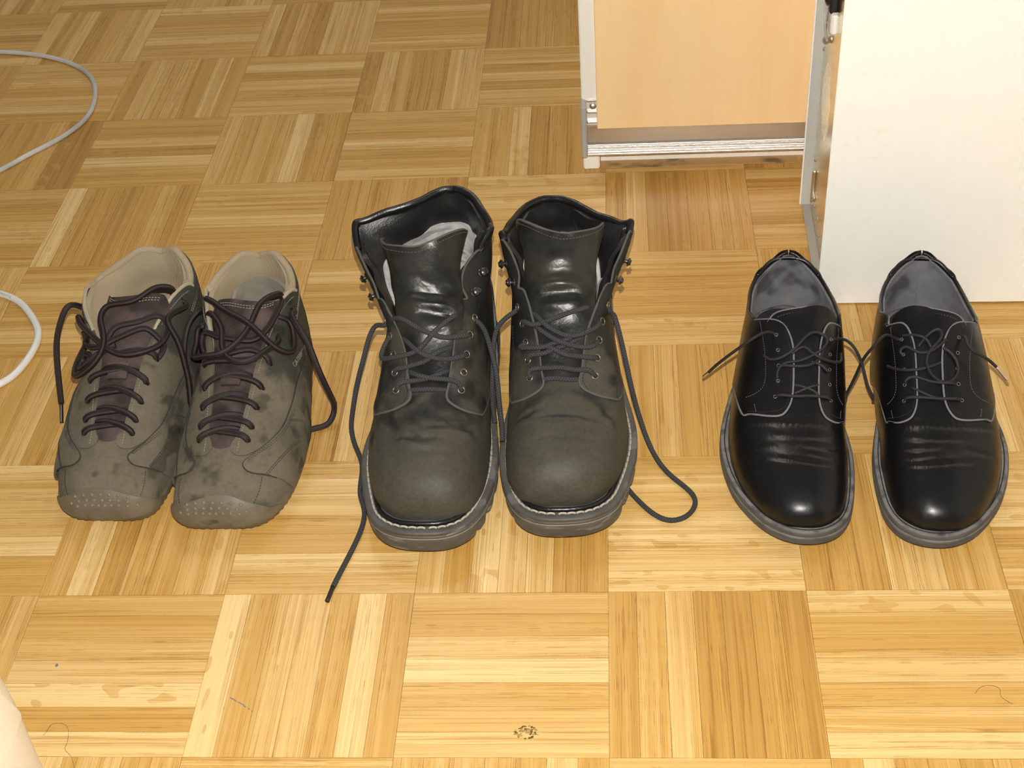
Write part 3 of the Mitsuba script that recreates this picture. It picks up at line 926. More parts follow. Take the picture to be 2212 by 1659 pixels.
    for nm, pts, *rest in laces:
        k = sh.lace(nm, pts, 0.00135, 'mat_lace_black', n=None)
        if rest:
            ag = [np.array(rest[0]), np.array(rest[1])]
            t, uv = tube(spline([ag[0], (ag[0] + ag[1]) / 2, ag[1]], 8), 0.0013, 8)
            sh.part('aglet', t, 'mat_silver' if rest[2] else 'mat_lace_black', k, 'silvery lace tip' if rest[2] else 'dark lace tip', uv)
    return sh


def S_(*pts, w=0.003):
    return [('s', p[0], p[1], p[2] if len(p) > 2 else w) for p in pts]


def X_(*pts):
    return [('x',) + p for p in pts]


build_derby((.480, .2019), 3.5, False, 'shiny black leather derby shoe between the boots and the other derby shoe', [
    ('lace', S_((-.228, .169, -.001), (-.25, .171, .0035)) + X_((-.0372, .1560, .1050), (-.050, .1525, .0965), (-.069, .1530, .0765), (-.0775, .1610, .0590)), (-.0775, .1610, .0590), (-.0825, .1662, .0490), True),
    ('lace', S_((.228, .169, -.001), (.26, .171, .0035)) + X_((.0420, .1560, .1000), (.0529, .1474, .085), (.0597, .1381, .065), (.064, .1344, .058)), (.064, .1344, .058), (.0645, .1336, .054), False),
    ('lace', S_((-.342, .1553), (-.288, .1496), (-.173, .1498, .004), (-.075, .1565, .004), (.012, .1657, .003), (.091, .1686, .002), (.159, .1657, .004), (.132, .1568, .005), (.036, .1488, .004), (-.082, .1446, .003), (-.195, .1436, .003), (-.251, .1376, .002), (-.252, .131, -.001))),
    ('lace', S_((-.125, .1509, .002), (-.03, .1556, .003), (.018, .152, .0045), (.116, .1476, .005), (.322, .1540, .004), (.40, .162, .003), (.42, .170, .002))),
    ('lace', S_((-.235, .1435, .0), (-.20, .1425, .003), (-.1, .1405, .0035), (.035, .1424, .0025), (.135, .1523, .0015), (.17, .166, -.0005))),
    ('lace', S_((.036, .1446, .001), (.139, .1425, .003), (.2, .140, .003), (.235, .1435, -.001))),
    ('lace', S_((-.288, .118, -.001), (-.26, .1182, .0028), (-.151, .1163), (-.029, .1165, .0015), (.124, .1168), (.26, .1182, .0028), (.288, .118, -.001))),
    ('lace', S_((-.252, .131, -.0008), (-.11, .1265, -.0002), (.077, .1210, .001), (.149, .1175, .0))),
    ('lace', S_((.252, .131, -.0008), (.10, .1265, .0008), (-.114, .1194, .0)))])
build_derby((.592, .1963), 4.9, True, 'shiny black leather derby shoe at the far right of the row of shoes', [
    ('lace', S_((.228, .169, -.001), (.26, .171, .0035)) + X_((.0440, .1600, .1030), (.0515, .1519, .1), (.0591, .1527, .085), (.0647, .1563, .06), (.0707, .1591, .035)), (.0707, .1591, .035), (.0705, .1615, .025), False),
    ('lace', S_((-.228, .169, -.001), (-.25, .1705, .0035)) + X_((-.0263, .1493, .1010), (-.0390, .1455, .0945), (-.0498, .1433, .086)), (-.0498, .1433, .086), (-.0611, .1429, .072), True),
    ('lace', S_((.228, .156, -.001), (.25, .159, .003), (.20, .1605, .0035), (.10, .1537), (-.004, .153, .002), (-.078, .158, .003), (-.13, .164, .003))),
    ('lace', S_((.433, .1577, .003), (.301, .1465), (.19, .1409, .0035), (.09, .1397, .002), (-.006, .1415, .001), (-.12, .147, -.0005))),
    ('lace', S_((.082, .1578, .001), (-.003, .1667, .002), (-.074, .1708, .004), (-.09, .1659, .005), (-.034, .1561, .005), (.012, .1486, .004), (.002, .1397, .003), (-.064, .1317), (-.155, .1301), (-.227, .1373), (-.229, .146), (-.174, .1529, .004), (-.108, .1569, .003))),
    ('lace', S_((.252, .131, -.001), (.23, .133, .003), (.16, .1345, .003), (.012, .1309, .001), (-.106, .1291, .003), (-.2, .130, .003), (-.252, .131, -.001))),
    ('lace', S_((.288, .118, -.001), (.262, .1185, .003), (.1, .1165), (-.1, .1160, .0025), (-.26, .1175, .003), (-.288, .118, -.001))),
    ('lace', S_((.219, .172, .001), (.079, .1663, .002), (.013, .162, .003), (-.019, .156, .003))),
    ('lace', S_((.252, .131, -.0008), (.15, .125, .001), (.014, .1191, .001), (-.12, .116, .0)))])


# ------------------------------------------------------------------ the worn black work boots
BOOT_SOLE = [(.002, -.0005), (.013, .0008), (.0297, .0102), (.0420, .030), (.0480, .050), (.0524, .076), (.0532, .106), (.0510, .132), (.0475, .160), (.0460, .200), (.0455, .245), (.0440, .280),
             (.0370, .305), (.0210, .3175), (.000, .3205), (-.0210, .3175), (-.038, .304), (-.0465, .279), (-.049, .245), (-.055, .200), (-.063, .155), (-.0685, .118), (-.0680, .092), (-.0635, .066),
             (-.0580, .0445), (-.0500, .0232), (-.0372, .0090), (-.0240, .0022), (-.0100, -.0002)]


def nubuck_with(folds):
    """Dusty nubuck; in the folds (phi, y, half length, half width, degrees) the colour turns darker."""
    def nubuck(p, n, uv):
        k = fbm(p.x * 34, p.y * 34, p.z * 34, 4)
        f = fbm(p.x * 420, p.y * 420, p.z * 420, 2)
        b = fbm(p.x * 60 + 2, p.y * 60, p.z * 60, 3)
        worn = smoothstep(0.36, 0.60, fbm(p.x * 26 + 9, p.y * 26, p.z * 26, 3) + (0.134 - uv.y) * 4.2 + (0.10 - p.z) * 1.2 + (b - 0.5) * 0.5)
        for (a, y, l, w, deg) in folds:
            c, s_ = math.cos(math.radians(deg)), math.sin(math.radians(deg))
            dx, dy = uv.x * 0.055 - a * 0.055, uv.y - y
            u, v = (dx * c + dy * s_) / l, (dy * c - dx * s_) / w + 0.35 * (dx * c + dy * s_) / l * (dx * c + dy * s_) / l
            worn = worn * (1 - 1.0 * dr.exp(-(u * u + v * v)) * smoothstep(0.05, 0.35, b))  # darkens the colour towards the middle of each fold
        dust = mix((0.036, 0.033, 0.0245), (0.072, 0.066, 0.050), k)
        black = mix((0.0085, 0.009, 0.0085), (0.026, 0.026, 0.023), k)
        return mix(black, dust, dr.clip(worn, 0, 1)) * (0.8 + 0.4 * f)
    return nubuck


def nubuck_bump(p, n, uv):
    return fbm(p.x * 500, p.y * 500, p.z * 500, 3)


def tongue_leather(p, n, uv):
    k = smoothstep(0.3, 0.7, fbm(p.x * 40, p.y * 40, p.z * 40, 4))
    return mix((0.007, 0.0075, 0.0068), (0.026, 0.0255, 0.0205), k)


FOLDS_A = [(-.42, .096, .013, .0035, -62), (-.10, .0710, .013, .0024, -6), (.02, .0955, .013, .0032, -18), (.38, .0895, .012, .0042, -24), (-.23, .1120, .009, .0042, 35), (.30, .1060, .014, .0036, -14), (.1, .082, .010, .0022, 5)]
FOLDS_B = [(.40, .0868, .010, .0020, -6), (-.48, .0910, .013, .0028, 48), (.33, .1010, .013, .0045, -25), (-.25, .1040, .012, .0040, 25), (-.05, .0795, .016, .0015, 3)]
mat('nubuck', principled(mikit.proc(nubuck_with([])), 0.5, 0.35), mikit.proc(nubuck_bump, 0.0004), 0.00025)
mat('nubuck_vamp', principled(mikit.proc(nubuck_with(FOLDS_A)), 0.56, 0.3), mikit.proc(nubuck_bump, 0.0004), 0.00025)
mat('nubuck_vamp_smooth', principled(mikit.proc(nubuck_with(FOLDS_B)), 0.56, 0.3), mikit.proc(nubuck_bump, 0.0004), 0.00025)
mat('boot_tongue', principled(mikit.proc(tongue_leather), 0.33, 0.36), mikit.proc(nubuck_bump, 0.0004), 0.00015)
mat('boot_collar', principled((0.0075, 0.0075, 0.008), 0.32, 0.5), mikit.proc(leather_bump, 0.0003), 0.0002)
mat('boot_lining', principled((0.012, 0.0118, 0.0115), 0.40, 0.45), mikit.proc(leather_bump, 0.0003), 0.0003)
mat('boot_edge', principled((0.085, 0.083, 0.074), 0.75, 0.25))


def felt(p, n, uv):
    k = fbm(p.x * 160, p.y * 160, p.z * 160, 3)
    d = smoothstep(0.62, 0.72, noise(p.x * 60, p.y * 60, p.z * 200))
    return mix((0.36, 0.355, 0.35), (0.60, 0.585, 0.56), k) * (1 - 0.4 * d)


def felt_bump(p, n, uv):
    return fbm(p.x * 320, p.y * 320, p.z * 500, 3)


mat('felt', principled(mikit.proc(felt), 0.95, 0.1), mikit.proc(felt_bump, 0.0005), 0.0012)


def boot_rubber(p, n, uv):
    k = fbm(p.x * 80, p.y * 80, p.z * 120, 4)
    scuff = smoothstep(0.60, 0.70, fbm(p.x * 55 + 5, p.y * 55, p.z * 160, 3))
    up = smoothstep(0.5, 0.95, n.z)
    c = mix((0.052, 0.047, 0.043), (0.100, 0.092, 0.084), k)
    c = mix(c, (0.19, 0.182, 0.175), scuff * 0.6)
    return mix(c, (0.105, 0.10, 0.09), up * 0.6 * k)


mat('boot_rubber', principled(mikit.proc(boot_rubber), 0.55, 0.35))
mat('welt_thread', principled((0.40, 0.37, 0.30), 0.8, 0.2))
mat('sole_band', principled((0.19, 0.175, 0.13), 0.6, 0.3))


def lace_grey_bump(p, n, uv):
    return braid(uv.x, uv.y, 2600.0, 3.0)


def lace_grey(p, n, uv):
    return mix((0.024, 0.0242, 0.0255), (0.066, 0.0662, 0.070), braid(uv.x, uv.y, 2600.0, 3.0))


mat('lace_grey', principled(mikit.proc(lace_grey), 0.8, 0.2, sheen=0.4), mikit.proc(lace_grey_bump, 0.0003), 0.0005)
mat('aglet_dark', principled((0.02, 0.016, 0.016), 0.35, 0.5))
mat('bronze_eyelet', principled((0.30, 0.25, 0.20), 0.32, 0.5, metal=0.9))
mat('gunmetal', principled((0.16, 0.15, 0.14), 0.28, 0.5, metal=0.95))

b_fields = {
    False: creases([([(-.55, .112), (-.42, .096), (-.345, .0830)], 1.3), ([(-.22, .0760), (-.12, .0700), (.085, .0690)], 1.5), ([(-.10, .0985), (.046, .0915), (.18, .0925)], 1.0),
                    ([(.20, .0930), (.30, .0875), (.48, .0897)], 1.4), ([(-.3, .060), (0, .0565), (.35, .060)], 0.5), ([(-.16, .119), (-.19, .112), (-.26, .107)], 0.8)], 0.0022, 0.0028),
    True: creases([([(.30, .0870), (.38, .0858), (.47, .0872)], 1.2), ([(.34, .0800), (.0, .0770), (-.33, .0785)], 0.6), ([(-.33, .0785), (-.47, .0896), (-.57, .1005)], 1.1), ([(.33, .0590), (-.066, .0582), (-.45, .0575)], 0.6),
                   ([(.2, .103), (.34, .0975), (.5, .1)], 1.0)], 0.0018, 0.0030)}


def b_spring(y, z):
    return (0.0112 - 0.09 * z) * max(0.0, (0.080 - y) / 0.080) ** 2


BOOT_COLLAR = [(.2290, .1560), (.2450, .1580), (.265, .1615), (.285, .1650), (.298, .1665), (.305, .1670), (.309, .1675)]


def hook_mesh():
    prof = [(0, .0062), (.0022, .0060), (.0038, .0050), (.0042, .0042), (.0036, .0036), (.0020, .0032), (.0018, .0012), (.0034, .0008), (.0040, 0), (0, 0)]
    h = trimesh.creation.revolve(prof, sections=24)
    slot = trimesh.creation.torus(.0021, .0006, major_sections=16, minor_sections=6)
    slot.apply_translation((0, 0, .0062))
    return join([h, slot])


def build_boot(origin, angle, mirror, label, felt_top, laces, zcol=0.0, zflap=0.0):
    sh = Shoe('work_boot', BOOT, origin, angle, mirror, label, 'pair of worn black work boots')

    def lug(s, z, o):
        if z > .0155:
            return np.zeros_like(s)
        pat = 0.5 + 0.5 * np.tanh(6 * np.cos(2 * np.pi * s / 0.0245))
        fore = smooth01(.022, .034, o[:, 1])
        return 0.0050 * pat * fore * (1 - smooth01(.010, .0155, np.full_like(s, z)))
    rings = [(0.0, .0040), (.0022, .0020), (.0060, .0010), (.0100, .0004), (.0135, 0.0), (.0160, .0002), (.0172, .0010), (.0188, .0010), (.0196, 0.0), (.0212, -.0004), (.0225, .0004), (.0232, .0003), (.0250, -.0003), (.0262, .0002), (.0270, .0012), (.0272, .0030)]
    sole, o, nr, s = sole_rings(BOOT_SOLE, rings, b_spring, n=420, lug=lug)
    sk = sh.part('sole', sole, 'mat_boot_rubber', label='thick scuffed rubber lug sole', smooth=35)
    band = np.c_[o - nr * 0.0006, np.array([.0180 + b_spring(y, .018) for y in o[:, 1]])]
    sh.part('sole_band', tube(band[::3], 0.00075, 6, closed=True)[0], 'mat_sole_band', sk, 'thin pale line round the sole')
    wr = np.c_[o - nr * 0.0060, np.array([.0275 + b_spring(y, .0275) for y in o[:, 1]])]
    per = np.r_[0, np.cumsum(np.linalg.norm(np.diff(wr, axis=0), axis=1))]
    for k in range(int(per[-1] / 0.0074)):
        a = k * 0.0074 + np.linspace(0.0003, 0.0066, 5)
        q = np.c_[[np.interp(a, per, wr[:, j]) for j in range(3)]].T
        q[:, 2] += np.array([-.0006, .0004, .0006, .0004, -.0006])
        sh.part('stitch', tube(q, 0.0010, 6)[0], 'mat_welt_thread', sk)
    bead = np.c_[o - nr * 0.0096, np.array([.0284 + b_spring(y, .0275) for y in o[:, 1]])]
    sh.part('welt_bead', tube(bead[::3], 0.0019, 8, closed=True)[0], 'mat_boot_collar', sk, 'narrow black bead between welt and upper')
    vamp = outline([(-1, .0155, 'c'), (1, .0155, 'c'), (1, .26, 'c'), (.62, .175), (.30, .138), (.17, .1215), (-.17, .1215), (-.30, .138), (-.62, .175), (-1, .26, 'c')])
    sh.piece('vamp', vamp, -0.0015, 0.0, 'mat_nubuck_vamp_smooth' if mirror else 'mat_nubuck_vamp', label='dusty dark nubuck vamp with a round creased toe', field=sum_fields(b_fields[mirror], lumps(0.0014, 40, 4)), res=0.0024)
    tongue = outline([(-.26, .118, 'c'), (.26, .118, 'c'), (.255, .15), (.245, .19), (.245, .22), (.30, .2540, 'c'), (.16, .2340), (.07, .2240), (-.034, .2210), (-.142, .2270), (-.31, .2540, 'c'), (-.25, .22), (-.25, .19), (-.26, .15)])
    tcr = creases([([(-.22, .196), (-.05, .1900), (.08, .1880), (.20, .1960)], 1.2), ([(-.05, .1770), (.08, .1720), (.2, .1765)], 0.9)] if not mirror else [([(-.24, .2000), (-.05, .1935), (.20, .1945)], 1.2), ([(-.12, .1820), (.0, .1780), (.14, .1800)], 0.9)], 0.0022, 0.0042)
    tf = lambda phi, y, p: -0.0012 + 0.0045 * smooth01(.15, .185, y) * (1 - (phi / .33) ** 2) + 0.004 * smooth01(.215, .25, y) + tcr(phi, y, p) + 0.0060 * (meshkit.fbm(p * 34, 3, 5 + mirror) - .5)
    sh.last = BOOT_T[mirror]
    tk = sh.piece('tongue', tongue, -0.0016, 0.0008, 'mat_boot_tongue', label='broad black leather tongue standing up', field=tf, res=0.003)
    top = [(.30, .2540), (.16, .2340), (.07, .2240), (-.034, .2210), (-.142, .2270), (-.31, .2540)]

    def on(last, pts, w, field=None, per=10):
        q = spline([(p[0] * PA, p[1]) for p in pts], per * len(pts))
        return last.at(q[:, 0] / PA, q[:, 1], w, field=field)[0]
    sh.part('edge', tube(on(BOOT_T[mirror], top, -.0004, tf), 0.0014, 6)[0], 'mat_boot_edge', tk)
    tst = on(BOOT_T[mirror], [(a * .96, b - .0042) for a, b in top], .0010, tf, 30)
    per = np.r_[0, np.cumsum(np.linalg.norm(np.diff(tst, axis=0), axis=1))]
    sts = []
    for k in range(int(per[-1] / .003)):
        a = k * .003 + np.linspace(0, .0019, 3)
        sts.append(tube(np.c_[[np.interp(a, per, tst[:, j]) for j in range(3)]].T, .0004, 5)[0])
    sh.part('stitching', join(sts), 'mat_boot_edge', tk, kind='stuff')
    sh.last = BOOT
    shq = sh
    base = sh.last
    BOOTQ = BOOT_Q[mirror]
    for side in (-1, 1):
        shq.last = BOOTQ
        nm = 'lat' if side < 0 else 'med'
        eyes = [(.345, .1830), (.325, .1680), (.318, .1525), (.315, .1378), (.315, .1230)]
        eyes = [(a * side, b) for a, b in eyes]
        bottom = [(.600, .1140, 'c'), (.42, .1065), (.26, .1075), (.195, .1110)]
        inner = [(.176, .1160), (.188, .124), (.194, .134), (.200, .145), (.205, .157), (.207, .171), (.222, .1835), (.262, .1885), (.268, .1900), (.238, .1925), (.226, .2000), (.228, .2120), (.250, .2220), (.285, .2275)]
        col = wall_line(BOOT, [(y, z + zflap + (zcol - zflap) * float(smooth01(.225, .29, y))) for y, z in BOOT_COLLAR], side)
        ring = [(p[0] * side,) + tuple(p[1:]) for p in bottom + inner] + col + [(1.0 * side, .309, 'c'), (1.0 * side, .245, 'c'), (.90 * side, .190), (.73 * side, .140)]
        q = shq.piece('quarter', outline(ring), 0.0, 0.0022, 'mat_nubuck', holes=[(a, b, .0024) for a, b in eyes], res=0.003, field=lumps(0.0022, 36, 8 + side + 4 * mirror))
        shq.edge('edge', [(p[0] * side, p[1]) for p in [(.90, .190), (.73, .140), (.610, .1145), (.60, .1138)] + bottom[1:] + inner] + col[:1], 0.0012, 0.0012, 'mat_boot_edge', q)
        seam = [(.58, .1135), (.55, .1400), (.52, .1650), (.52, .1880)]
        shq.stitches([(a * side, b) for a, b in seam], 0.0022, 'mat_thread_black', q, pitch=0.003, length=0.002, r=0.0005)
        shq.stitches([(p[0] * side + .028 * side, p[1] + .001) for p in [(.24, .1070)] + inner[0:6]], 0.0022, 'mat_thread_black', q, pitch=0.003, length=0.002, r=0.0004)
        for a, b in eyes:
            shq.part('eyelet', shq.ring(a, b, .0023, .0030, .00085), 'mat_bronze_eyelet', q, smooth=True)
        for a, b in ((.315 * side, .1990), (.345 * side, .2180)):
            p, n = BOOTQ.at([a], [b], .0020)
            h = hook_mesh()
            h.apply_transform(trimesh.geometry.align_vectors([0, 0, 1], n[0]))
            h.apply_translation(p[0])
            shq.part('lace_hook', h, 'mat_gunmetal', q, 'dark metal lace hook', smooth=35)
        # padded collar, black lining, white felt below
        shq.edge('collar', [(.30 * side, .2285)] + col, -0.0010, 0.0034, 'mat_boot_collar', q, label='black collar edge', sides=10)
        lcol = wall_line(BOOT, [(y, z + zflap + (zcol - zflap) * float(smooth01(.225, .29, y)) - .002) for y, z in BOOT_COLLAR], side)
        low = wall_line(BOOT, [(.309, felt_top - .012), (.29, felt_top - .014), (.26, felt_top - .018), (.235, felt_top - .022), (.215, .112)], side)
        roll = lambda phi, y, p: -0.0030 * np.exp(-((p[:, 2] - .150 - zcol) / .010) ** 2) - 0.0030 * np.abs(np.sin(p[:, 1] * 95 + p[:, 2] * 60)) ** 3 * np.exp(-((p[:, 2] - .138) / .012) ** 2)
        lin_ = outline([(.235 * side, .150, 'c'), (.232 * side, .185), (.245 * side, .21), (.29 * side, .2265)] + lcol + [low[0] + ('c',)] + low[1:] + [(.62 * side, .19, 'c'), (.5 * side, .160)])
        shq.piece('lining', lin_, -0.0060, -0.0008, 'mat_boot_lining', label='black padded leather lining', field=roll, res=0.0035)
        f_up = wall_line(BOOT, [(.309, felt_top), (.29, felt_top - .002), (.26, felt_top - .008), (.235, felt_top - .016), (.215, .118), (.19, .098)], side)
        ff = lambda phi, y, p: -0.0016 * meshkit.fbm(p * 90, 3, 2)
        shq.piece('felt_lining', outline([f_up[0] + ('c',)] + f_up[1:-1] + [f_up[-1] + ('c',), (.9 * side, .150, 'c'), (1.0 * side, .309, 'c')]), -0.0085, -0.0050, 'mat_felt', label='whitish felt inside the boot', field=ff, res=0.004)
        sh.last = base
        # heel counter
        hc = outline(wall_line(BOOT, [(.225, .0420), (.250, .075), (.275, .0885), (.295, .0930), (.309, .0950)], side) + [(1.0 * side, .309, 'c'), (1.0 * side, .215, 'c')])
        sh.piece('heel_counter', hc, .0021, .0040, 'mat_nubuck', res=0.004)
    ins = [(x * .84, .018 + y * .885) for x, y in BOOT_SOLE]
    im, *_ = sole_rings(ins, [(.0265, 0), (.0320, .001), (.0335, .005)], lambda y, z: 0)
    sh.part('insole', im, 'mat_felt', label='whitish felt insole', smooth=40)
    for e in laces:
        sh.last = BOOT_Q[mirror] if e[0] == 'q' else BOOT
        k = sh.lace('lace', e[1], 0.00225, 'mat_lace_grey', sides=10)
        if len(e) > 2:
            t, uv = tube(spline(e[2], 10), 0.0021, 8)
            sh.part('aglet', t, 'mat_aglet_dark', k, 'dark lace tip', uv)
    sh.last = base
    return sh


build_boot((.170, .1943), 0.3, False, 'worn black leather work boot beside the grey shoes, a lace end lying towards the viewer', .140, [
    ('q', S_((-.345, .1830, -.001), (-.38, .1835, .004)) + X_((-.0560, .1880, .1080), (-.0683, .1725, .085), (-.0768, .1659, .06), (-.0845, .1571, .03), (-.0872, .1536, .012), (-.0837, .1430, .004), (-.0745, .1200, .0026), (-.0720, .0950, .0026), (-.0700, .0780, .0026), (-.0640, .0590, .0026), (-.0648, .0293, .0026), (-.0746, -.0125, .0026), (-.0787, -.0297, .0026)),
     [(-.0787, -.0297, .0026), (-.0800, -.0370, .0024), (-.0813, -.0445, .0022)]),
    ('q', S_((.345, .1830, -.001), (.39, .1825, .0045)) + X_((.0480, .1600, .1050), (.0540, .1400, .0900), (.0560, .1250, .0700), (.0575, .1150, .0500), (.0575, .1080, .0390))),
    ('b', S_((-.345, .183, .004), (-.185, .1723, .005), (-.102, .1649), (-.004, .1597, .003), (.097, .1573), (.18, .159, .005), (.27, .1640, .006), (.325, .168, .001))),
    ('b', S_((-.325, .168, .004), (-.40, .163, .006), (-.43, .157, .0065), (-.37, .1515, .006), (-.203, .1463, .0055), (-.12, .1472, .004), (-.044, .1518, .003), (.007, .1571), (.073, .1635), (.16, .1725, .0015), (.25, .1815, -.0040))),
    ('b', S_((-.27, .167, -.0040), (-.225, .161, -.001), (-.172, .1558, .002), (-.076, .1466, .005), (.032, .1427, .003), (.156, .1428, .0035), (.25, .1468, .0055), (.318, .1525, .001))),
    ('b', S_((-.318, .1378, .001), (-.27, .1385, .0055), (-.234, .1379, .005), (-.112, .1387, .003), (-.023, .1409), (.063, .1465, .002), (.17, .152, -.001), (.24, .156, -.0045))),
    ('b', S_((-.25, .138, -.0040), (-.19, .135, -.0005), (-.09, .1298, .0045), (.04, .1276, .003), (.188, .1274, .0045), (.27, .1262, .0055), (.315, .1230, .001))),
    ('b', S_((-.315, .1230, .001), (-.26, .1260, .0055), (-.163, .1267, .003), (-.02, .1276, .0025), (.074, .1307, .001), (.15, .1345, -.001), (.22, .1370, -.0045))),
    ('b', S_((-.215, .1205, -.0005), (-.1, .1195, .0015), (.05, .1195, .0015), (.215, .1205, -.0005)))], zcol=.006, zflap=.003)
build_boot((.2785, .209), -.2, True, 'worn black leather work boot beside the derby shoes, its lace looping on the floor', .116, [
    ('q', S_((-.345, .1830, -.001), (-.40, .1830, .0045)) + X_((-.0510, .1660, .1180), (-.0563, .1549, .1), (-.0627, .1407, .07), (-.0704, .1314, .035), (-.0816, .1125, .008), (-.0971, .0845, .0026), (-.1145, .0616, .0026), (-.1174, .0489, .0026), (-.1090, .0334, .0026), (-.0934, .0289, .0026), (-.0781, .0398, .0026), (-.0690, .0520, .0026), (-.0615, .0640, .0026), (-.0560, .0760, .0026))),
    ('q', S_((.345, .1830, -.001), (.39, .1835, .0045)) + X_((.0530, .1720, .1050), (.0580, .1550, .0850), (.0600, .1400, .0600), (.0600, .1330, .0400), (.0585, .1250, .0320))),
    ('b', S_((.325, .168, .001), (.27, .1655, .0055), (.22, .1609, .005), (.11, .1596, .003), (.013, .1619), (-.095, .1658), (-.180, .1705, .0015), (-.25, .177, -.0045))),
    ('b', S_((.26, .1730, -.0045), (.215, .1690, -.001), (.17, .1640, .0015), (.122, .1582, .005), (.024, .1509, .0045), (-.076, .1485, .004), (-.175, .1519, .0045), (-.257, .1589, .006), (-.325, .168, .001))),
    ('b', S_((.318, .1525, .001), (.35, .1500, .006), (.283, .146, .0055), (.157, .1422, .004), (.046, .1441, .003), (-.057, .1466, .0028), (-.133, .1519, .001), (-.24, .160, -.0045))),
    ('b', S_((.25, .162, -.0045), (.22, .160, -.001), (.188, .1577, .002), (.076, .1478, .005), (-.037, .143, .0045), (-.163, .1417, .004), (-.25, .144, .0055), (-.318, .1525, .001))),
    ('b', S_((.318, .1378, .001), (.27, .1390, .0055), (.161, .1377, .004), (.047, .1397, .003), (-.058, .1431, .002), (-.15, .148, -.0005), (-.23, .152, -.0045))),
    ('b', S_((.24, .148, -.0045), (.18, .1445, -.0005), (.069, .1398, .0045), (-.018, .1359, .004), (-.148, .1345, .004), (-.24, .135, .0055), (-.318, .1378, .001))),
    ('b', S_((.315, .1230, .001), (.29, .1272, .0055), (.145, .1264, .003), (-.01, .1257, .0028), (-.133, .1243, .003), (-.25, .1248, .0055), (-.315, .1230, .001))),
    ('b', S_((.22, .1185, -.0005), (.074, .1178, .0015), (-.047, .1165, .0015), (-.22, .1185, -.0005)))], zcol=-.017, zflap=-.006)


# ------------------------------------------------------------------ the grey suede hiking shoes
SNEAKER_SOLE = [(.000, .0030), (.015, .0028), (.029, .0050), (.0400, .0140), (.0445, .030), (.0468, .050), (.0474, .08), (.0466, .11), (.0455, .15), (.0445, .2), (.041, .24), (.033, .266), (.016, .281), (0, .284),
                (-.017, .281), (-.034, .265), (-.043, .24), (-.0480, .2), (-.0555, .15), (-.0610, .11), (-.0620, .08), (-.0595, .055), (-.0540, .0325), (-.0440, .0140), (-.0300, .0048), (-.0150, .0031)]


def suede(p, n, uv):
    k = fbm(p.x * 30, p.y * 30, p.z * 30, 4)
    f = fbm(p.x * 380, p.y * 380, p.z * 380, 2)
    dark = smoothstep(0.42, 0.66, fbm(p.x * 24 + 3, p.y * 24, p.z * 24, 3) + (uv.y - 0.142) * 4.0 + (fbm(p.x * 70, p.y * 70, p.z * 70, 3) - 0.5) * 0.45)
    c = mix((0.092, 0.078, 0.055), (0.172, 0.145, 0.106), k)
    c = mix(c, mix((0.034, 0.036, 0.029), (0.072, 0.072, 0.056), k), dark)
    stain = smoothstep(0.60, 0.74, fbm(p.x * 55, p.y * 55 + 3, p.z * 55, 3)) * 0.45
    return c * (0.84 + 0.32 * f) * (1 - stain)


def suede_bump(p, n, uv):
    return fbm(p.x * 600, p.y * 600, p.z * 600, 3)


mat('suede', principled(mikit.proc(suede), 0.85, 0.2), mikit.proc(suede_bump, 0.0003), 0.0003)


def tongue_plum(p, n, uv):
    k = fbm(p.x * 55, p.y * 55, p.z * 55, 4)
    return mix((0.026, 0.0175, 0.0165), (0.092, 0.064, 0.058), smoothstep(0.25, 0.75, k))


mat('plum_leather', principled(mikit.proc(tongue_plum), 0.6, 0.35), mikit.proc(suede_bump, 0.0003), 0.0003)


def mesh_tan(p, n, uv):
    a = 0.5 + 0.5 * dr.sin((p.x + p.z) * 3600) * dr.sin((p.y - p.z) * 3600)
    k = fbm(p.x * 30, p.y * 30, p.z * 30, 3)
    return mix((0.28, 0.215, 0.135), (0.46, 0.372, 0.255), 0.55 * a + 0.45 * k)


def mesh_bump(p, n, uv):
    return 0.5 + 0.5 * dr.sin((p.x + p.z) * 3600) * dr.sin((p.y - p.z) * 3600)


mat('tan_mesh', principled(mikit.proc(mesh_tan), 0.9, 0.15), mikit.proc(mesh_bump, 0.0002), 0.0003)
mat('tan_edge', principled((0.42, 0.355, 0.25), 0.9, 0.15))


def heel_pad(p, n, uv):
    k = fbm(p.x * 90, p.y * 90, p.z * 90, 3)
    return mix((0.20, 0.18, 0.145), (0.31, 0.28, 0.23), k)


mat('heel_pad', principled(mikit.proc(heel_pad), 0.85, 0.2))


def taupe_rubber(p, n, uv):
    k = fbm(p.x * 100, p.y * 100, p.z * 100, 4)
    return mix((0.088, 0.071, 0.048), (0.165, 0.137, 0.096), k)


mat('taupe_rubber', principled(mikit.proc(taupe_rubber), 0.5, 0.4))
mat('stud', principled((0.17, 0.145, 0.105), 0.5, 0.4))


def lace_plum(p, n, uv):
    a = uv.x * 6.28318
    return mix((0.010, 0.006, 0.006), (0.070, 0.044, 0.046), dr.power(0.5 + 0.5 * dr.sin(4 * a + 0.8), 2.0) * (0.55 + 0.45 * dr.sin(uv.y * 5200)) * 0.9)


def lace_plum_bump(p, n, uv):
    return 0.5 + 0.3 * dr.sin(4 * uv.x * 6.28318 + 0.8) + 0.2 * dr.sin(uv.y * 5200)


mat('lace_plum', principled(mikit.proc(lace_plum), 0.6, 0.35, sheen=0.3), mikit.proc(lace_plum_bump, 0.0003), 0.0003)
mat('thread_pale', principled((0.28, 0.255, 0.21), 0.8, 0.2))
mat('thread_dark', principled((0.05, 0.048, 0.042), 0.8, 0.2))
mat('print_pale', principled((0.24, 0.232, 0.195), 0.6, 0.3))


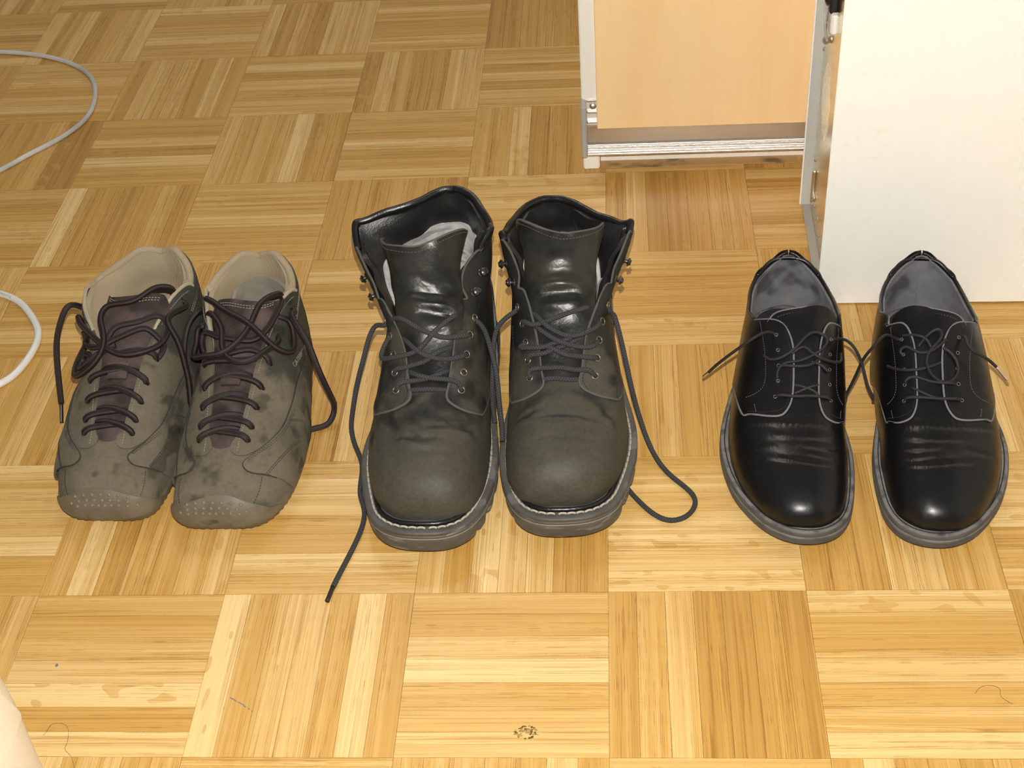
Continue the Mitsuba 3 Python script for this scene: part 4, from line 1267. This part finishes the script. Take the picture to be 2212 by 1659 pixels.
def sneaker_flare(lat_out, med_out):
    def warp(S):
        S = S.copy()
        x, y, z = S[..., 0], S[..., 1], S[..., 2]
        t = smooth01(.068, .104, z) * (1 - smooth01(.222, .278, y)) * smooth01(.12, .19, y)
        side = np.tanh((x + .003) / .010)
        lat, med = np.clip(-side, 0, 1), np.clip(side, 0, 1)
        S[..., 0] = x - lat_out * t * lat + med_out * t * med
        S[..., 1] = y + .010 * t * np.abs(side)
        return S
    return warp



SNEAKER_Q = {}
for _m, _o in ((False, (.030, .004)), (True, (.004, .014))):
    q = Last.__new__(Last)
    q.__dict__.update(SNEAKER.__dict__)
    q.S = sneaker_flare(*_o)(SNEAKER.S)
    q.f = [RectBivariateSpline(q.tg, q.pg, q.S[:, :, k], kx=3, ky=3) for k in range(3)]
    SNEAKER_Q[_m] = q
SN_COLLAR = [(.228, .0950), (.240, .0970), (.252, .1010), (.264, .1070), (.2715, .1112), (.2765, .1088), (.28, .1040)]


def build_sneaker(origin, angle, mirror, label, laces, pad, text):
    sh = Shoe('hiking_shoe', SNEAKER, origin, angle, mirror, label, 'pair of worn grey hiking shoes')

    def spring(y, z):
        return 0.0055 * max(0.0, (0.06 - y) / 0.06) ** 2

    def lug(s, z, o):
        return 0.0012 * (0.5 + 0.5 * np.sin(2 * np.pi * s / .0078)) * (1.0 if z < .006 else 0.0) * np.ones_like(s)
    rings = [(0.0, .0045), (.0015, .0026), (.0045, .0016), (.0062, .0006), (.0090, .0), (.0120, .0004), (.0140, .0022), (.0146, .0048)]
    sole, o, nr, s = sole_rings(SNEAKER_SOLE, rings, spring, n=420, lug=lug)
    sk = sh.part('sole', sole, 'mat_taupe_rubber', label='grey-brown rubber sole with a knobbly edge', smooth=35)
    upper = outline([(-1, .003, 'c'), (1, .003, 'c'), (1, .24, 'c'), (.62, .170), (.30, .110), (.17, .064), (.10, .0540), (-.10, .0540), (-.17, .064), (-.30, .110), (-.62, .170), (-1, .24, 'c')])
    sh.piece('vamp', upper, -0.0014, 0.0, 'mat_suede', label='dusty taupe suede toe', field=sum_fields(lumps(0.0018, 45, 21), creases([([(-.3, .045), (0, .0425), (.3, .046)], .6), ([(-.6, .068), (-.45, .062), (-.3, .058)], .8)], .001, .003)), res=0.0028)
    bump = outline([(-1, .0035, 'c'), (1, .0035, 'c'), (1, .0300), (.93, .0225), (.80, .0160), (.60, .0120), (.35, .0112), (.10, .0124), (-.15, .0138), (-.35, .0132), (-.58, .0128), (-.80, .0165), (-.93, .0225), (-1, .0300)])
    bk_ = sh.piece('toe_bumper', bump, 0.0, 0.0030, 'mat_taupe_rubber', label='rubber toe bumper with small studs', res=0.0022)
    for row, (n_, ph, yy) in enumerate(((7, .50, .0092), (9, .70, .0066), (8, .62, .0047))):
        for k in range(n_):
            u = -ph + 2 * ph * k / (n_ - 1) + (.03 if row % 2 else 0)
            p, nn = SNEAKER.at([u], [yy + .0040 * abs(u) ** 2], .0026)
            b = trimesh.creation.icosphere(1, .0017)
            b.apply_translation(p[0])
            sh.part('stud', b, 'mat_stud', bk_)
    tongue = outline([(-.24, .050, 'c'), (.24, .050, 'c'), (.255, .10), (.265, .15), (.27, .192), (.20, .2010, 'c'), (.10, .1970), (.0, .1940), (-.10, .1940), (-.19, .1985), (-.25, .2060, 'c'), (-.27, .192), (-.265, .15), (-.255, .10)])
    tl = [(.20, .2010), (.10, .1970), (.0, .1940), (-.10, .1940), (-.19, .1985), (-.25, .2060)]
    tf = lambda phi, y, p: -0.0022 + 0.0016 * smooth01(.05, .09, y) + 0.0045 * smooth01(.16, .20, y) + 0.0022 * (meshkit.fbm(p * 55, 3, 15) - .5)
    tk = sh.piece('tongue', tongue, -0.0030, 0.0006, 'mat_plum_leather', label='plum brown leather tongue', field=tf, res=0.003)
    q = spline([(a * PA, b) for a, b in tl], 60)
    sh.part('edge', tube(SNEAKER.at(q[:, 0] / PA, q[:, 1], -.0014, field=tf)[0], .0013, 6)[0], 'mat_tan_edge', tk, 'tan tongue lining edge')
    for dy in (.0055, .0080):
        q = spline([(a * .88 * PA, b - dy) for a, b in tl], 160)
        pts = SNEAKER.at(q[:, 0] / PA, q[:, 1], .0010, field=tf)[0]
        per = np.r_[0, np.cumsum(np.linalg.norm(np.diff(pts, axis=0), axis=1))]
        ms = []
        for k in range(int(per[-1] / .0028)):
            a = k * .0028 + np.linspace(0, .0017, 3)
            ms.append(tube(np.c_[[np.interp(a, per, pts[:, j]) for j in range(3)]].T, .00042, 5)[0])
        sh.part('stitching', join(ms), 'mat_thread_pale', tk, kind='stuff')
    q = spline([(-.075 * PA, .1165), (0, .1150), (.075 * PA, .1165)], 3)
    lp = outline([(-.085, .1090, 'c'), (.085, .1090, 'c'), (.085, .1235, 'c'), (-.085, .1235, 'c')])
    sh.piece('lace_loop', lp, .0008, .0040, 'mat_plum_leather', tk, res=.003)
    Q = SNEAKER_Q[mirror]
    base = sh.last
    for side in (-1, 1):
        sh.last = Q
        inner = [(.105, .0530), (.150, .0640), (.165, .080), (.175, .100), (.180, .120), (.185, .137), (.190, .155), (.197, .170)]
        up = [(.215, .1880), (.270, .2080), (.330, .2210)]
        eyes = [(.272, .0610), (.275, .0735), (.280, .0920), (.285, .1115), (.300, .1370), (.300, .1660), (.325, .2020)]
        col = wall_line(SNEAKER, [(y, z - .0025) for y, z in SN_COLLAR], side)
        low = [(.30 * side, .0480, 'c'), (.17 * side, .0470)]
        ring = low + [(a * side, b) for a, b in inner + up] + col + [(1.0 * side, .28, 'c'), (1.0 * side, .105, 'c'), (.78 * side, .0880), (.56 * side, .0680)]
        qk = sh.piece('quarter', outline(ring), 0.0, 0.0020, 'mat_suede', holes=[(a * side, b, .0022) for a, b in eyes], res=.003, field=lumps(.0026, 42, 31 + side))
        # the tan binding of the facing and the padded tan collar
        sh.edge('facing_edge', [(a * side, b) for a, b in [(.192, .160)] + inner[-1:] + up] + col[:1], 0.0010, 0.0019, 'mat_tan_edge', qk, label='tan bound edge', sides=8)
        colz = wall_line(SNEAKER, SN_COLLAR, side)
        sh.edge('collar', [(.330 * side, .2235)] + colz, -0.0026, 0.0036, 'mat_tan_mesh', qk, label='padded tan mesh collar', sides=12)
        seam = [(a * side, b) for a, b in [(.19, .0500)] + [(x + .035, y) for x, y in inner[1:]]]
        sh.stitches(seam, 0.0021, 'mat_thread_pale', qk, pitch=.0028, length=.0017, r=.00042)
        sh.stitches([(a * side, b) for a, b in [(.205, .168), (.255, .1860), (.310, .2060), (.36, .2180)]], 0.0021, 'mat_thread_pale', qk, pitch=.0028, length=.0017, r=.00042)
        zz = wall_line(SNEAKER, [(.215, .0850), (.235, .0890), (.255, .0940), (.270, .0960), (.28, .0945)], side)
        for dz in (0, 1):
            zz = wall_line(SNEAKER, [(.210, .0800 - .003 * dz), (.225, .0840 - .003 * dz), (.245, .0880 - .003 * dz), (.262, .0930 - .003 * dz), (.274, .0945 - .003 * dz)], side)
            sh.stitches(zz, 0.0021, 'mat_thread_pale', qk, pitch=.0028, length=.0017, r=.00042)
        # side overlay with a swept front edge
        ov = [(.92, .215), (.80, .200), (.66, .165), (.60, .135), (.575, .102), (.545, .083), (.43, .0585), (.315, .0435), (.295, .0395), (.35, .0350), (.50, .0350), (.70, .0400)]
        sh.last = SNEAKER
        ring = [(a * side, b) for a, b in ov]
        ring = [ring[0] + ('c',)] + ring[1:-1] + [ring[-1], (1.0 * side, .050, 'c'), (1.0 * side, .215, 'c')]
        ok_ = sh.piece('side_overlay', outline(ring), .0019, .0036, 'mat_suede', res=.003, field=lumps(.0026, 42, 31 + side))
        sh.edge('edge', [(a * side, b) for a, b in ov], .0028, .0008, 'mat_thread_dark', ok_)
        for off in (.022, .042):
            sh.stitches([(a * side + off * side, b + .0008) for a, b in ov[2:9]], .0037, 'mat_thread_dark', ok_, pitch=.0026, length=.0016, r=.00036)
            sh.stitches([(.55 * side + off * side, .0375), (.62 * side + off * side, .0600), (.74 * side + off * side, .0850), (.88 * side + off * side, .1000)], .0037, 'mat_thread_dark', ok_, pitch=.0026, length=.0016, r=.00036)
            sh.stitches([(.60 * side, .0940 + off * .08), (.74 * side, .1060 + off * .08), (.88 * side, .1150 + off * .08)], .0037, 'mat_thread_dark', ok_, pitch=.0026, length=.0016, r=.00036)
        sh.stitches([(.66 * side, .0140), (.60 * side, .0260), (.55 * side, .0360)], .0004, 'mat_thread_dark', None, pitch=.0026, length=.0016, r=.00036)
        # tan lining
        sh.last = Q
        lin_ = outline([(.20 * side, .140, 'c'), (.205 * side, .172), (.225 * side, .1890), (.28 * side, .2090), (.335 * side, .2220)] + colz + [(1.0 * side, .28, 'c'), (1.0 * side, .150, 'c')])
        pad_f = lambda phi, y, p: -0.0040 * np.exp(-((p[:, 2] - .092) / .016) ** 2) * smooth01(.19, .235, y) + .002 * (meshkit.fbm(p * 40, 2, 7) - .5)
        sh.piece('lining', lin_, -0.0052, -0.0006, 'mat_tan_mesh', label='tan mesh lining', res=.0035, field=pad_f)
        if pad:
            hp = outline(wall_line(SNEAKER, [(.235, .0500), (.250, .0700), (.265, .0800), (.275, .0835), (.28, .0840)], side) + [(1.0 * side, .28, 'c'), (1.0 * side, .220, 'c')])
            sh.piece('heel_pad', hp, -.0108, -.0072, 'mat_heel_pad', label='pale worn heel pad inside', res=.004)
        sh.last = base
    ins = [(x * .85, .012 + y * .90) for x, y in SNEAKER_SOLE]
    im, *_ = sole_rings(ins, [(.0135, 0), (.0200, .001), (.0215, .004)], lambda y, z: 0)
    sh.part('insole', im, 'mat_heel_pad', label='pale insole', smooth=40)
    if text:
        for word, (p0, y0), (p1, y1), h, start in text:
            tm = meshkit.text_mesh(word, h, .0004)
            v = np.array(tm.vertices)
            a, _n = SNEAKER.at([p0, p1], [y0, y1], 0)
            d = np.linalg.norm(a[1] - a[0])
            u = v[:, 0] / d
            # across the line: towards the ridge
            SNEAKER.at([p0], [y0])
            mper = SNEAKER.du[0]
            phi = p0 + (p1 - p0) * u + np.sign(-p0) * v[:, 1] / mper * .8
            yy = y0 + (y1 - y0) * u + v[:, 1] * .35 * 0
            w = .0022 + v[:, 2]
            pts, _n = SNEAKER_Q[mirror].at(phi, yy, w)
            f = tm.faces
            tri = trimesh.Trimesh(pts, f[:, ::-1] if mirror else f, process=False)
            sh.part('printing', tri, 'mat_print_pale', None, 'worn pale printed lettering', smooth=False)
    for e in laces:
        sh.last = SNEAKER_Q[mirror]
        k = sh.lace('lace', e[0], .0028, 'mat_lace_plum', sides=12)
        if len(e) > 1:
            t, uv = tube(spline(e[1], 8), .0019, 8)
            sh.part('aglet', t, 'mat_aglet_dark', k, 'dark lace tip', uv)
    sh.last = base
    return sh


def rows_(mir):
    out = []
    for y, w in ((.0610, .0025), (.0735, .0025), (.0920, .0028), (.1115, .0030)):
        out.append((S_((-.272, y, -.001), (-.255, y + .0005, .0038), (-.20, y + .0025, .0045), (-.10, y + .0045, w), (.03, y + .0062, w - .001), (.13, y + .0080, -.0004), (.20, y + .0095, -.0040)),))
        out.append((S_((.272, y, -.001), (.255, y + .0008, .0038), (.20, y + .0030, .0045), (.10, y + .0060, w + .001), (-.03, y + .0085, w), (-.13, y + .0092, .0002), (-.20, y + .0095, -.0040)),))
    return out


build_sneaker((-.1195, .2357), 1.2, False, 'worn grey suede hiking shoe at the far left, tan collar leaning left', rows_(False) + [
    (S_((-.325, .202, -.001), (-.37, .203, .004)) + X_((-.0690, .1960, .1010), (-.0785, .185, .09), (-.0841, .1779, .075), (-.0864, .1681, .055), (-.0867, .158, .035), (-.0868, .1498, .018)), [(-.0868, .1498, .018), (-.0866, .143, .010), (-.0861, .137, .004)]),
    (S_((.325, .202, -.001), (.36, .201, .004)) + X_((.0320, .1719, .102), (.0400, .1598, .09), (.0480, .1449, .075), (.0510, .136, .058), (.0520, .1241, .040)), [(.0520, .1241, .040), (.0515, .118, .030), (.0505, .113, .022)]),
    (S_((-.30, .166, -.001), (-.335, .175, .004), (-.29, .182, .006), (-.25, .172, .007), (-.205, .156, .006), (-.108, .1383, .005), (.026, .1307, .005), (.157, .1342, .007), (.255, .1459, .007), (.29, .1603, .006), (.25, .1700, .006), (.17, .171, .003), (.064, .1645, .002), (-.041, .1585, .003), (-.085, .150, .002), (-.14, .142, .0)),),
    (S_((.30, .203, -.0015), (.24, .2035, -.001), (.20, .2020, .0035), (.11, .1970, .0055), (.0, .1870, .005), (-.064, .1780, .004), (-.093, .168, .004), (-.1, .1539, .007), (-.123, .1380, .008), (-.195, .1255, .008), (-.32, .121, .007), (-.46, .127, .008), (-.53, .143, .011), (-.51, .160, .011), (-.42, .170, .008), (-.33, .171, .005)),),
    (S_((-.30, .166, -.001), (-.32, .158, .005), (-.29, .1500, .006), (-.171, .1419, .004), (-.068, .1455, .003), (.019, .1531, .004), (.127, .156, .006), (.214, .1549, .004), (.300, .152, .004), (.31, .142, .003), (.300, .137, -.001)),),
    (S_((-.300, .137, -.001), (-.34, .1450, .005), (-.42, .146, .006), (-.45, .137, .007), (-.38, .131, .006), (-.28, .1326, .005), (-.18, .1365, .003), (-.05, .1420, .002)),),
    (S_((.300, .137, -.001), (.27, .138, .0045), (.20, .138, .005), (.084, .1362, .003), (-.03, .134, .001)),)],
    False, None)
build_sneaker((-.0190, .2243), 1.0, True, 'worn grey suede hiking shoe beside the black work boots, pale lettering on its side', rows_(True) + [
    (S_((.325, .202, -.001), (.355, .202, .004)) + X_((.0425, .1940, .1020), (.0480, .1875, .0980), (.0540, .1747, .085), (.0540, .1596, .070), (.0530, .1556, .056), (.0530, .1487, .044)), [(.0530, .1487, .044), (.0535, .142, .036), (.0540, .136, .029)]),
    (S_((-.325, .202, -.001), (-.36, .201, .004)) + X_((-.0500, .1790, .1050), (-.0640, .16, .095), (-.0720, .1481, .08), (-.0780, .1422, .06), (-.0808, .15, .03), (-.0794, .1539, .012), (-.0741, .1446, .004), (-.0640, .1395, .003), (-.0560, .136, .003)),),
    (S_((-.30, .203, -.0015), (-.245, .2045, -.001), (-.20, .2010, .004), (-.11, .1880, .005), (-.075, .1720, .005), (-.05, .1570, .006), (.02, .1430, .006), (.11, .137, .007), (.235, .140, .009), (.34, .147, .010), (.40, .158, .010), (.38, .170, .008), (.31, .1760, .006), (.25, .173, .003)),),
    (S_((.30, .203, -.0015), (.245, .201, .0), (.20, .1960, .004), (.15, .1900, .005), (.06, .1790, .005), (-.03, .1680, .007), (-.14, .1563, .008), (-.26, .1503, .008), (-.37, .1531, .008), (-.44, .1643, .008), (-.43, .1754, .007), (-.37, .1833, .006), (-.32, .1840, .005), (-.28, .1815, .0045), (-.235, .180, .002), (-.19, .177, -.001)),),
    (S_((.23, .181, -.001), (.18, .180, .002), (.12, .172, .004), (.085, .1600, .004), (.09, .1470, .004), (.05, .1350, .005), (-.04, .1295, .005), (-.15, .1330, .006), (-.24, .1460, .006), (-.30, .1590, .005), (-.300, .166, -.001)),),
    (S_((.300, .150, .003), (.29, .1600, .005), (.24, .1640, .005), (.13, .156, .003), (.03, .153, .003), (-.10, .1509, .003), (-.18, .1605, .004), (-.215, .1777, .004), (-.235, .192, .002), (-.26, .2035, -.001), (-.30, .204, -.0015)),),
    (S_((.300, .137, -.001), (.27, .1362, .0045), (.17, .134, .004), (.04, .1325, .002), (-.10, .1340, .001), (-.19, .1380, -.0005)),),
    (S_((-.300, .137, -.001), (-.27, .1385, .0045), (-.20, .141, .005), (-.10, .1425, .003), (.02, .140, .002), (.12, .139, .0005)),)],
    True, [('CATERPILLAR', (-.560, .157), (-.79, .220), .0062, 0)])


# ------------------------------------------------------------------ marks and scraps on the floor
mat('knot', principled(mikit.proc(mark), 0.5, 0.3))
kr = random.Random(5)
kn = []
for k in range(60):
    a, rr = kr.uniform(0, 6.28), kr.random() ** 0.5
    x, y = 0.2581 + 0.0092 * rr * math.cos(a), 0.0222 + 0.0060 * rr * math.sin(a)
    w = kr.uniform(.0006, .0018)
    q = np.array([(x + w * kr.uniform(.5, 1) * math.cos(b), y + w * .7 * kr.uniform(.5, 1) * math.sin(b)) for b in np.linspace(0, 6.28, 8)[:-1]])
    from shapely.geometry import Polygon
    kn.append(trimesh.creation.extrude_polygon(Polygon(q).buffer(0.0001), 0.00012, engine='earcut'))
put('knot', join(kn), 'mat_knot', parent='floor', label='small dark knot scar in a pale strip', kind='stuff')
mat('pencil', principled((0.16, 0.17, 0.23), 0.7, 0.2))
pn = [tube(spline([(a, b, .00004), ((a + c) / 2, (b + d) / 2 + .0002, .00006), (c, d, .00004)], 6), 0.00035, 6)[0] for a, b, c, d in ((.0256, .0545, .0318, .0508), (.0328, .0502, .0366, .0480), (.0362, .0486, .0398, .0452), (.0420, .0440, .0430, .0433), (.0449, .0420, .0457, .0413))]
put('pen_stroke', join(pn), 'mat_pencil', parent='floor', label='short broken blue-grey pen stroke', kind='stuff')
cr = trimesh.creation.icosphere(1, 0.0012)
cr.apply_scale((1.0, 1.2, 0.6))
cr.apply_translation((-0.1225, 0.0861, 0.0006))
put('crumb', cr, 'mat_pencil', label='tiny dark crumb lying on the parquet near the lower left corner', cat='crumb')
mat('hair', principled((0.10, 0.07, 0.04), 0.5, 0.3))
h1 = spline([(-.1135, .0190, .0002), (-.1117, .0221, .0002), (-.1100, .0285, .0003), (-.105, .0302, .0005), (-.0978, .0281, .0005), (-.0932, .0187, .0004), (-.0926, .0100, .0003), (-.0928, .0074, .0003), (-.0865, .0008, .0002), (-.0806, -.0099, .0002)], 60)
put('hair', tube(h1, 0.00012, 5)[0], 'mat_hair', label='single curled dark hair on the parquet beside the cream bin', cat='hair', smooth=True)
h2 = spline([(.5940, .0575, .0002), (.5964, .061, .0003), (.605, .0650, .0004), (.6127, .061, .0004), (.6120, .0560, .0003), (.6190, .0480, .0002)], 40)
put('hair', tube(h2, 0.00011, 5)[0], 'mat_hair', label='single curled dark hair on the parquet in front of the far right derby shoe', cat='hair', smooth=True)

# ------------------------------------------------------------------ the cream bin cut off by the lower left corner
mat('cream_plastic', principled((0.66, 0.595, 0.485), 0.42, 0.35))
BC, BR = np.array([-0.1208, -0.1124]), 0.075
prof = [(0, 0), (BR * .93, 0), (BR * .96, .004), (BR * .985, .11), (BR * .998, .155), (BR * .99, .175), (BR * .955, .215), (BR * .94, .250), (BR * .96, .262), (BR * .96, .268), (BR * .92, .270), (BR * .90, .255), (BR * .90, .010), (0, .010)]
bn = trimesh.creation.revolve(prof, sections=96)
bn.apply_translation((BC[0], BC[1], 0))
bk = put('waste_bin', bn, 'mat_cream_plastic', label='cream plastic bin with a curved flap, cut off by the lower left corner', cat='bin', smooth=40)
a0 = math.atan2(0.589, 0.808)                      # the direction of its right outline, as seen from the camera's side
fl = np.array([(44, .2640), (35, .2320), (28.1, .2103), (24.6, .1978), (20.5, .1828), (18.2, .1745), (18.7, .1713), (21.5, .1721), (25.8, .1741), (30.3, .1755), (38.6, .1760), (52.3, .1735), (85, .1720)], float)
fo = spline([((a - 50) * .001, z) for a, z in fl], 80)
flat = m3.CrossSection([np.vstack([fo, [[.035, .264]]])[::-1]], m3.FillRule.NonZero)
fm = m3.Manifold.extrude(flat, 0.0022).refine_to_length(0.003).to_mesh()
fv = np.array(fm.vert_properties[:, :3])
ang = a0 - np.radians(fv[:, 0] / .001 + 50)
rad = BR * 1.003 + 0.0022 + fv[:, 2] * .8
ff = trimesh.Trimesh(np.c_[BC[0] + rad * np.cos(ang), BC[1] + rad * np.sin(ang), fv[:, 1]], fm.tri_verts, process=False)
ff.fix_normals()
put('flap', ff, 'mat_cream_plastic', bk, 'rounded cream flap', smooth=40)
